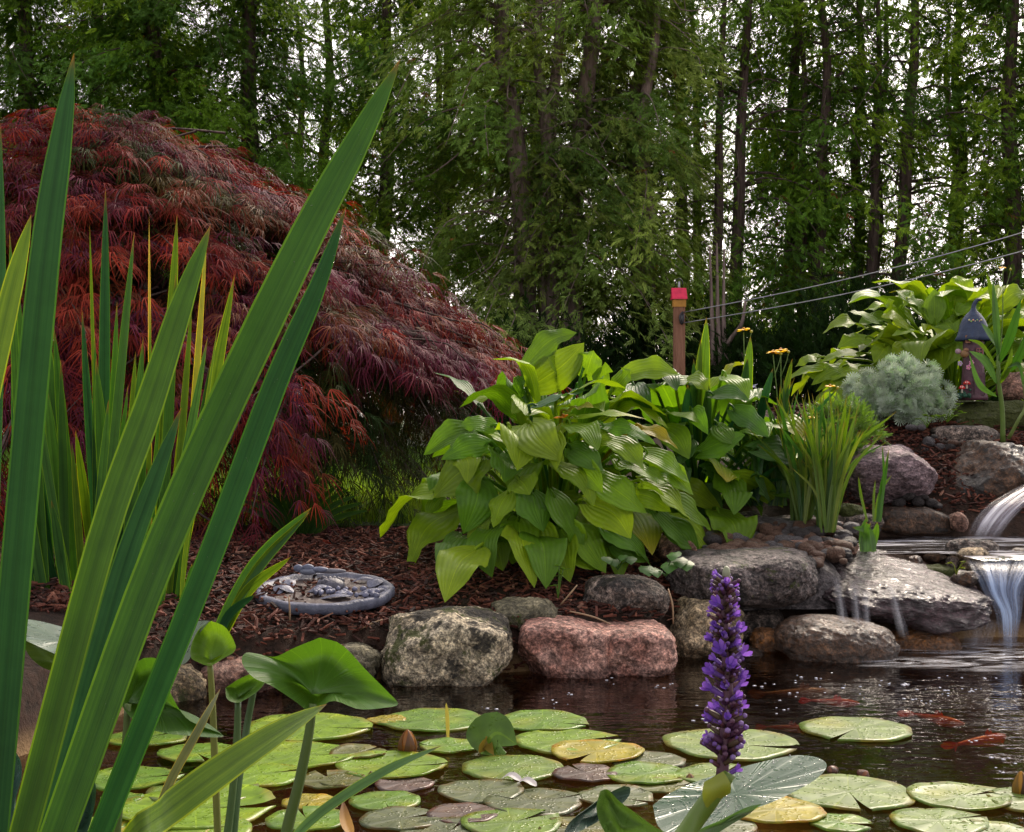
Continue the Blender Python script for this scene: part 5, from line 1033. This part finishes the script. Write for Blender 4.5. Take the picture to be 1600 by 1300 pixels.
hleaf(r4,[(225,1028,.05),(245,1030,.04),(258,1060,.02),(270,1090,0),(295,1125,-.02),(345,1146,-.04),(342,1152,-.05),(300,1150,-.05),(250,1144,-.04),(215,1130,-.03),(190,1100,0),(192,1060,.03),(205,1040,.05)],(200,1098),1.95,6,.05,(.045,.12,.02))
petiole(r4,[(200,1100,0),(195,1180,0),(185,1260,0),(178,1345,0)],1.95,[.005,.006,.007,.007])
r5=thing('pickerel_plant','small leaf partly hidden behind the big heart leaf on its left','water plant',W(362,1340),PK)
hleaf(r5,[(352,1075,.02),(375,1060,.03),(400,1052,.03),(415,1062,.0),(405,1078,-.01),(385,1092,-.02),(370,1098,-.02),(355,1092,-.01)],(372,1090),2.15,7,.03,(.06,.14,.02))
petiole(r5,[(372,1094,0),(370,1160,0),(362,1250,0),(350,1345,0)],2.15,[.005,.006,.006,.007],(.06,.12,.03)); petiole(r5,[(398,1070,.05),(385,1140,.05),(372,1230,.03),(362,1345,.02)],2.15,[.005,.006,.006],(.05,.11,.03))
r6=thing('pickerel_plant','dark blue green wet leaf at the lower left corner behind the iris bases','water plant',W(10,1345),PK)
hleaf(r6,[(-20,1180,.03),(8,1168,.03),(28,1180,.02),(34,1210,.0),(22,1260,-.02),(20,1310,-.03),(-20,1320,-.03),(-40,1250,0)],(5,1240),1.6,8,.02,(.03,.075,.07),'waxy')
hleaf(r6,[(146,1210,.03),(150,1240,.02),(140,1290,0),(118,1330,-.02),(90,1330,-.02),(100,1290,0),(120,1240,.02)],(120,1290),1.62,9,.02,(.03,.08,.06),'waxy')
petiole(r6,[(5,1250,.02),(8,1300,.02),(10,1350,.02)],1.6,[.005,.006,.007])
# big blue green leaf, spotted leaf and the purple flower spike at the lower right
r7=thing('pickerelweed','pickerelweed with a tall purple flower spike and a wide wet blue green leaf','water plant',W(1060,1345))
Y7=1.62
for ob in [o for o in bi.root.children][:4:3]: drops(ob,(0,-1,0),60,int(7),(.0004,.0011))
l7=hleaf(r7,[(1020,1258,-.03),(1045,1240,.02),(1085,1222,.08),(1140,1204,.16),(1200,1188,.22),(1245,1180,.25),(1278,1184,.25),(1292,1196,.23),(1278,1215,.17),(1245,1235,.1),(1205,1254,.03),(1165,1268,-.02),(1120,1285,-.06),(1085,1300,-.09),(1050,1305,-.1),(1028,1290,-.07)],(1150,1240),Y7,10,-.0,(.026,.072,.042),'waxy',ctr_dy=.06)
drops(l7,(0,-.4,1),130,4,(.0006,.0017))
hleaf(r7,[(1190,1256,.0),(1165,1262,-.02),(1125,1282,-.06),(1090,1300,-.09),(1092,1330,-.09),(1110,1310,-.07),(1140,1290,-.04),(1170,1272,-.01)],(1130,1288),Y7,11,.0,(.05,.13,.02),ctr_dy=-.05)
r8=thing('water_plant','pale spotted upright leaf beside dark purple leaves at the lower edge','water plant',W(960,1350))
hleaf(r8,[(938,1236,.01),(950,1234,.02),(968,1252,.01),(990,1268,0),(1020,1290,-.02),(1050,1310,-.04),(1040,1340,-.04),(980,1340,-.02),(945,1300,0),(932,1265,.01)],(972,1292),1.5,12,.02,(.10,.19,.04),'waxy')
hleaf(r8,[(975,1228,.04),(985,1232,.04),(978,1250,.03),(940,1280,.01),(900,1302,-.02),(880,1310,-.03),(890,1285,-.01),(920,1262,.02),(950,1240,.04)],(930,1275),1.56,13,.02,(.04,.075,.06),'waxy')
petiole(r8,[(972,1292,.02),(965,1330,.02),(960,1360,.02)],1.52,[.005,.006])
YS=1.2
mb=MB(); tube(mb,[P(1138,1206,YS),P(1112,1245,YS),P(1080,1290,YS),P(1040,1350,YS-.02),P(1010,1420,YS-.02)],[.0075,.0085,.0085,.009],10,16,c=(.1,.17,.02)); 
leaf(mb,[P(1105,1262,YS-.008),P(1122,1232,YS-.012),P(1130,1205,YS-.008)],.024,(1,0,.6),'lance',9,7,.3,0,(.2,.24,.02),3); mb.build('stem',M['stem'],r7)
AXP=[(1135,892),(1131,960),(1134,1020),(1138,1090),(1133,1150),(1128,1212)]
axis=spline([np.array(P(x,y,YS)) for x,y in AXP],60)
mb=MB(); tube(mb,[P(x,y,YS) for x,y in AXP],[.0028,.0034,.004,.0044,.005,.0055],9,40,c=(.085,.035,.06)); ball(mb,P(1135,895,YS),(.0035,.0035,.006),2,(.28,.3,.2)); mb.build('axis',M['stem'],r7)
rg=np.random.default_rng(14); ga=0
def floret(f,a,size,openf):
    i=int(f*59); c=axis[i]; T=unit(axis[min(i+1,59)]-axis[max(i-1,0)]); up=-T
    d=np.array([math.cos(a),math.sin(a),0]); o=unit(d+up*.55); b=c+d*.0035; mb=MB(); s=np.cross(o,up)
    tube(mb,[b,b+o*size*.5,b+o*size*.6],[size*.12,size*.15,size*.17],6,6,c=(.2,.1,.45))
    for k in range(6):
        an=k*1.047+.3; r_=unit(o*.95+(s*math.cos(an)+np.cross(o,s)*math.sin(an))*(.35+.35*openf)); p0=b+o*size*.5; leaf(mb,[p0,p0+r_*size*.4,p0+r_*size*.62+np.array([0,0,.04*size])],size*.27,np.cross(r_,o),'petal',5,4,.2,0,np.array([(.17,.075,.5),(.24,.12,.58),(.12,.05,.38)][k%3])*rg.uniform(.9,1.55),k)
    mb.build('floret',M['petal'],r7)
for k in range(38):
    f=.05+.72*(k/38)**.95; ga+=2.4; floret(f,ga+rg.normal(0,.2),rg.uniform(.008,.0165)*(.7+.6*min(1,f*4)),rg.random())
for x,y,a,s in [(1102,1168,3.0,.016),(1148,1217,.1,.014),(1102,1130,2.9,.017)]:
    f=(y-892)/320; floret(f,a,s,.6)
mb=MB()
for k in range(240):
    f=rg.uniform(.06,.97); a=rg.uniform(0,6.28); c=axis[int(f*59)]; d=np.array([math.cos(a),math.sin(a),0]); big_=f>.72; L=rg.uniform(.004,.0062)*(1.35 if big_ else .9); o=unit(d+np.array([0,0,.6])); b=c+d*.004
    tube(mb,[b,b+o*L,b+o*L*1.9],[L*.32,L*.42,L*.22],5,4,c=[(.16,.07,.09),(.13,.09,.06),(.12,.05,.12)][k%3]); ball(mb,b+o*L*2.,L*.36,1,[(.2,.1,.4),(.14,.06,.12),(.3,.2,.5)][int(rg.integers(3))])
o=mb.build('buds',M['petal'],r7); o['kind']='stuff'
# ------------------------------------------------------------------ fish
def fish(label,px,py,ang,L,c,z=-.05):
    p=W(px,py,z); mb=MB(); d=Vector((math.cos(ang),math.sin(ang),0)); s=Vector((-d.y,d.x,0)); n=12; sp=[p+d*(t-.5)*L+s*.06*L*math.sin(t*5) for t in np.linspace(0,1,n)]
    rad=[.02,.07,.1,.115,.12,.115,.1,.085,.065,.05,.035,.028]; L*=.78; root=thing('goldfish',label,'fish',tuple(p),'goldfish in the pond')
    tube(mb,sp,[x*L for x in rad][::1],10,24,c=c); 
    for sg in (-1,1): ball(mb,sp[1]+s*sg*.05*L+Vector((0,0,.02*L)),.018*L,1,(.01,.01,.01))
    mb.build('body',M['gloss'],root); e=sp[-1]
    tb=MB(); leaf(tb,[e-d*.04*L,e+d*.16*L+s*.1*L,e+d*.32*L+s*.2*L],.16*L,(0,0,1),'petal',7,5,0,.03,np.array(c)*.9,1); leaf(tb,[e-d*.04*L,e+d*.16*L-s*.02*L,e+d*.3*L-s*.12*L],.15*L,(0,0,1),'petal',7,5,0,.03,np.array(c)*.9,2); tb.build('tail_fin',M['petal'],root)
    fb=MB(); m_=sp[4]; leaf(fb,[m_+Vector((0,0,.08*L)),m_+Vector((0,0,.17*L))+d*.1*L,m_+Vector((0,0,.13*L))+d*.22*L],.12*L,tuple(d),'petal',6,4,0,0,np.array(c)*.9,3); fb.build('back_fin',M['petal'],root)
    pb=MB()
    for sg in (-1,1): leaf(pb,[sp[3]+s*sg*.09*L,sp[3]+s*sg*.18*L+d*.06*L,sp[3]+s*sg*.25*L+d*.14*L],.09*L,(0,0,1),'petal',6,4,0,0,np.array(c)*.9,4)
    pb.build('side_fins',M['petal'],root)
fish('blurred red goldfish below the brown boulder, left of the others',1305,1097,2.9,.13,(.95,.05,.02))
fish('bright orange red goldfish turning in the middle of the group',1466,1124,2.3,.15,(.95,.12,.02))
fish('orange red goldfish farthest right swimming down to the left',1536,1157,3.75,.17,(.95,.1,.02))
fish('pale pink goldfish deep in the water beside the flower spike',1235,1138,3.0,.12,(.45,.08,.05),-.07)
fish('long brownish goldfish near the brown boulder',1250,1083,3.3,.2,(.3,.13,.05),-.07)
# ------------------------------------------------------------------ red capped post, wires
Y=11.6; s=Y/F; x0=(1061-800)*s; zg=gz(x0,Y); pz=lambda py: CZ-(py-650)*s
root=thing('wooden_post','wooden post with a red cap and orange block standing in front of the hedge','post',(x0,Y,zg))
mb=MB(); box(mb,(x0,Y,(zg-.3+pz(480))/2),(.09,.09,pz(480)-zg+.3)); mb.build('shaft',M['wood'],root,smooth=False)
mb=MB(); box(mb,(x0,Y,(pz(480)+pz(467))/2),(.104,.104,pz(467)-pz(480)),(.42,.2,.03)); mb.build('block',M['plain'],root,smooth=False)
mb=MB(); h0,h1=pz(467),pz(450); w0=.062
v=[(x0-w0,Y-w0*1.1,h0-.006),(x0+w0,Y-w0*1.1,h0-.006),(x0+w0*.93,Y-.012,h1),(x0-w0*1.02,Y-.012,h1),(x0-w0,Y+w0*1.1,h0-.006),(x0+w0,Y+w0*1.1,h0-.006),(x0+w0*.93,Y+.012,h1),(x0-w0*1.02,Y+.012,h1)]
mb.add(v,[[0,1,2,3],[5,4,7,6],[3,2,6,7],[4,0,3,7],[1,5,6,2],[4,5,1,0]],None,(.62,.02,.08)); mb.build('cap',M['plain'],root,smooth=False)
mb=MB(); a=np.linspace(-.3,math.pi+.3,14); tube(mb,[(x0+math.cos(t)*.03,Y,pz(443)+math.sin(t)*.04) for t in a],.005,6,0,c=(.03,.03,.035)); tube(mb,[(x0,Y,h1-.005),(x0,Y,pz(440))],.01,8,4,c=(.35,.35,.38)); mb.build('hook',M['metal'],root)
mb=MB(); px_=(1064-800)*s; yy=Y-.058
tube(mb,[(px_+.01,yy,pz(488)),(px_-.015,yy-.01,pz(494)),(px_-.015,yy-.01,pz(502)),(px_,yy,pz(507)),(px_+.012,yy-.005,pz(500)),(px_+.012,yy-.005,pz(491))],.008,6,20,c=(.05,.05,.06)); ball(mb,(px_,yy,pz(498)),(.02,.012,.035),2,(.07,.07,.08)); mb.build('pulley',M['metal'],root)
for lab,a,b in [('upper thin wire running from the post up to the right edge',(1068,488),(1600,345)),('lower thin wire running from the post to the right edge',(1066,505),(1600,374))]:
    A=P(*a,Y-.05); B=P(*b,9.6); B2=A+(B-A)*1.5; mb=MB(); q=[A+(B2-A)*t+Vector((0,0,-.09*math.sin(t*math.pi))) for t in np.linspace(0,1,14)]
    tube(mb,q,.0045,5,30,c=(.3,.31,.33)); tag(mb.build('wire',M['metal'],origin=tuple(A)),lab,'wire','wires from the post')
# ------------------------------------------------------------------ fairy house
Y=6.28; s=Y/F; x0=(1521-800)*s; zb=CZ-(625-650)*s; pt=lambda px,py,d=0.: np.array(P(1521+(px-1521)*.95,py,Y+d*.58))
root=thing('fairy_house','purple fairy house garden ornament with a blue bell roof standing on the mossy slab','garden ornament',(x0,Y,zb))
mb=MB(); lathe(mb,[(.0,0),(.062,0),(.063,.014),(.056,.03),(.05,.08),(.046,.16),(.044,.22),(.046,.3),(.03,.31)],(x0,Y,zb),24,(.085,.035,.055),lambda rr,an,p: rr*(1+.04*np.sin(an*7+p[:,1][:,None]*9))); mb.build('wall',M['resin'],root)
mb=MB(); lathe(mb,[(.074,.264),(.08,.266),(.071,.284),(.065,.31),(.059,.335),(.048,.36),(.031,.383),(.015,.398),(.01,.41)],(x0,Y,zb),40,(.018,.035,.085),lambda rr,an,p: rr*(1+.12*np.sin(an*6+.6)*np.clip((.33-p[:,1])/.07,0,1)[:,None])); lathe(mb,[(.072,.266),(.045,.29),(.03,.3)],(x0,Y,zb),30,(.02,.03,.07))
tube(mb,[(x0,Y,zb+.4),(x0+.003,Y,zb+.425),(x0+.016,Y-.004,zb+.445),(x0+.034,Y-.006,zb+.448)],[.011,.009,.006],8,12,c=(.02,.035,.08)); mb.build('roof',M['resin'],root)
mb=MB()
for k in range(7): ball(mb,pt(1514+k*3.3,500+(k%2)*2,-.085),.0045,1,[(.6,.55,.3),(.25,.4,.12),(.6,.3,.2)][k%3])
mb.build('garland',M['plain'],root)
def window(px,py,w,h,d,c=(.22,.07,.08)):
    mb=MB(); p=pt(px,py,d); box(mb,p,(w,.008,h),(.03,.02,.03)); f=mb.build('window',M['gloss'],root,smooth=False); mb=MB()
    for dx in (-.5,0,.5): box(mb,p+[dx*w,-.006,0],(.004,.006,h+.004),c)
    for dz in (-.5,0,.5): box(mb,p+[0,-.0085,dz*h],(w+.004,.006,.004),c)
    mb.build('frame',M['resin'],f,smooth=False)
window(1529,525,.022,.028,-.078); window(1530,549,.026,.026,-.078); window(1511,530,.016,.03,-.07,(.3,.14,.08))
mb=MB(); box(mb,pt(1530,600,-.088),(.052,.012,.1),(.06,.026,.04))
for k in range(4): box(mb,pt(1524.5+k*3.7,600,-.097),(.0095,.008,.096),(.08,.035,.055))
box(mb,pt(1530,603,-.104),(.05,.006,.006),(.05,.03,.04),np.array([[.98,0,.2],[0,1,0],[-.2,0,.98]])); ball(mb,pt(1538,602,-.106),.004,1,(.3,.2,.1)); mb.build('door',M['resin'],root,smooth=False)
mb=MB()
for cx,cy,c in [(1513,574,(.65,.25,.42)),(1518,567,(.7,.3,.5)),(1499,568,(.45,.35,.55))]:
    for k in range(5): a=k*1.2566; ball(mb,pt(cx+math.cos(a)*2.6,cy+math.sin(a)*2.6,-.088),(.0055,.004,.0055),1,c)
    ball(mb,pt(cx,cy,-.094),.003,1,(.7,.6,.3))
mb.build('blossoms',M['plain'],root)
mb=MB(); ball(mb,pt(1506,553,-.085),(.02,.016,.018),2,(.22,.12,.05)); ball(mb,pt(1509,547,-.09),(.012,.011,.011),2,(.26,.13,.07)); ball(mb,pt(1496,549,-.085),(.014,.008,.012),2,(.3,.2,.25)); mb.build('bird',M['resin'],root)
for cx,cy,k in [(1502,606,1.),(1510,599,1.15)]:
    mb=MB(); lathe(mb,[(.0,0),(.005,0),(.004,.02)],pt(cx,cy+8,-.115),8,(.6,.57,.52)); lathe(mb,[(.002,.018),(.015*k,.018),(.013*k,.026),(.006*k,.033),(.0,.035)],pt(cx,cy+8,-.115),12,(.5,.02,.02))
    for q in range(5): ball(mb,pt(cx+math.cos(q*1.3)*2.2,cy-1.5+math.sin(q*1.3)*1.,-.145),.002,1,(.8,.75,.7))
    mb.build('mushroom',M['plain'],root)
mb=MB()
for k in range(22): q=random.Random(k); ball(mb,pt(1494+q.uniform(0,22),612+q.uniform(-3,9),-.09-q.uniform(0,.015)),q.uniform(.006,.011),1,(.015,.08,.05))
mb.build('base_moss',M['resin'],root)
# ------------------------------------------------------------------ round stepping stone with relief
c=P(507,930,4.2)+Vector((0,0,.012)); root=thing('stepping_stone','round slate grey stepping stone with raised dragonfly and flower relief lying on the bark','stepping stone',tuple(c)); 
import mathutils
rot=mathutils.Matrix.Rotation(R(7),3,'X'); RM=np.array(rot)
def rel(x,y,z): return RM@np.array([x,y,z])+np.array(c)
mb=MB(); n0=0
prof=[(0,.002),(.15,.002),(.176,.003),(.181,.011),(.199,.012),(.207,.006),(.207,-.014),(.2,-.02)]
mbt=MB(); lathe(mbt,prof,(0,0,0),60,(.16,.17,.23),lambda rr,an,p: rr*(1+.008*np.sin(an*9)+.006*np.sin(an*23)))
vv=np.concatenate(mbt.v); rr_=np.hypot(vv[:,0],vv[:,1]); vv[:,2]+=np.array([noise.noise(Vector((x*30,y*30,1.)))*.004+noise.noise(Vector((x*80,y*80,2.)))*.002 for x,y,z in vv])
mb.add(vv@RM.T+np.array(c),np.concatenate(mbt.q),None,np.where(rr_[:,None]<.172,[[.06,.042,.038]],[[.085,.095,.145]])); mb.build('slab',M['slate'],root)
mb=MB()
for (x,y,a,l,w,h) in [(-.085,-.03,2.7,.075,.035,.014),(-.045,-.025,.45,.075,.035,.014),(-.1,.05,2.2,.05,.03,.012),(-.03,.06,.8,.05,.03,.012),(.1,-.06,.4,.09,.03,.01),(.0,-.1,-.2,.1,.03,.01),(.13,.03,1.1,.07,.04,.014),(-.13,-.05,1.6,.07,.03,.012),(.03,-.09,.2,.06,.03,.016),(.16,-.03,.9,.06,.03,.012),(.07,.1,.1,.07,.02,.012)]:
    mb=MB(); p=np.array(rel(x,y,.004)); d=RM@np.array([math.cos(a),math.sin(a),.12]); leaf(mb,[p,p+d*l*.5+RM@np.array([0,0,h]),p+d*l],w*1.3,np.cross(d,RM@np.array([0,0,-1.])),'lance',9,7,-.25,0,(.11,.12,.18),3); mb.build('relief_leaf',M['slate'],root)
mb=MB(); ball(mb,rel(.015,.03,.006),(.045,.035,.028),3,(.075,.075,.105))
for k in range(14): q=random.Random(k); ball(mb,rel(.015+q.uniform(-.035,.035),.03+q.uniform(-.025,.025),.025+q.uniform(-.006,.006)),.009,1,(.08,.08,.11))
for k in range(34): q=random.Random(k+50); ball(mb,rel(q.uniform(-.03,.17),-.07+q.uniform(-.04,.05),.014),(q.uniform(.006,.014),q.uniform(.006,.014),.009),1,(.13,.14,.22))
mb.build('turtle_relief',M['slate'],root)
mb=MB(); ball(mb,rel(-.07,.15,.036),(.02,.011,.012),2,(.12,.14,.22)); ball(mb,rel(-.1,.15,.035),(.016,.01,.012),2,(.12,.14,.22)); ball(mb,rel(-.035,.15,.03),(.03,.012,.01),2,(.12,.14,.22)); ball(mb,rel(.0,.15,.026),(.05,.008,.008),2,(.14,.14,.18)); ball(mb,rel(-.07,.15,.025),(.03,.016,.012),2,(.15,.17,.24)); mb.build('dragonfly_relief',M['resin'],root)
# dry sticks and stems on the bark
for k,(a,b,Yk,lab) in enumerate([((452,985),(451,932),3.98,'dry upright stalk in front of the stepping stone'),((876,945),(902,914),4.2,'short snapped straw coloured stick below the front hosta'),((890,955),(960,978),4.12,'dry straw lying on the bark above the pink boulders'),((558,986),(598,968),3.98,'thin dry twig lying on the bark left of the lichen boulder'),((1044,920),(1052,975),4.15,'thin dark dangling root between the boulders')]):
    mb=MB(); A,Bv=P(*a,Yk),P(*b,Yk); tube(mb,[A,(A+Bv)/2+Vector((.004,-.01,.006)),Bv],[.0022,.003,.0018],5,8,c=(.3,.2,.12)); tag(mb.build('twig',M['plain'],origin=tuple(A)),lab,'twig')
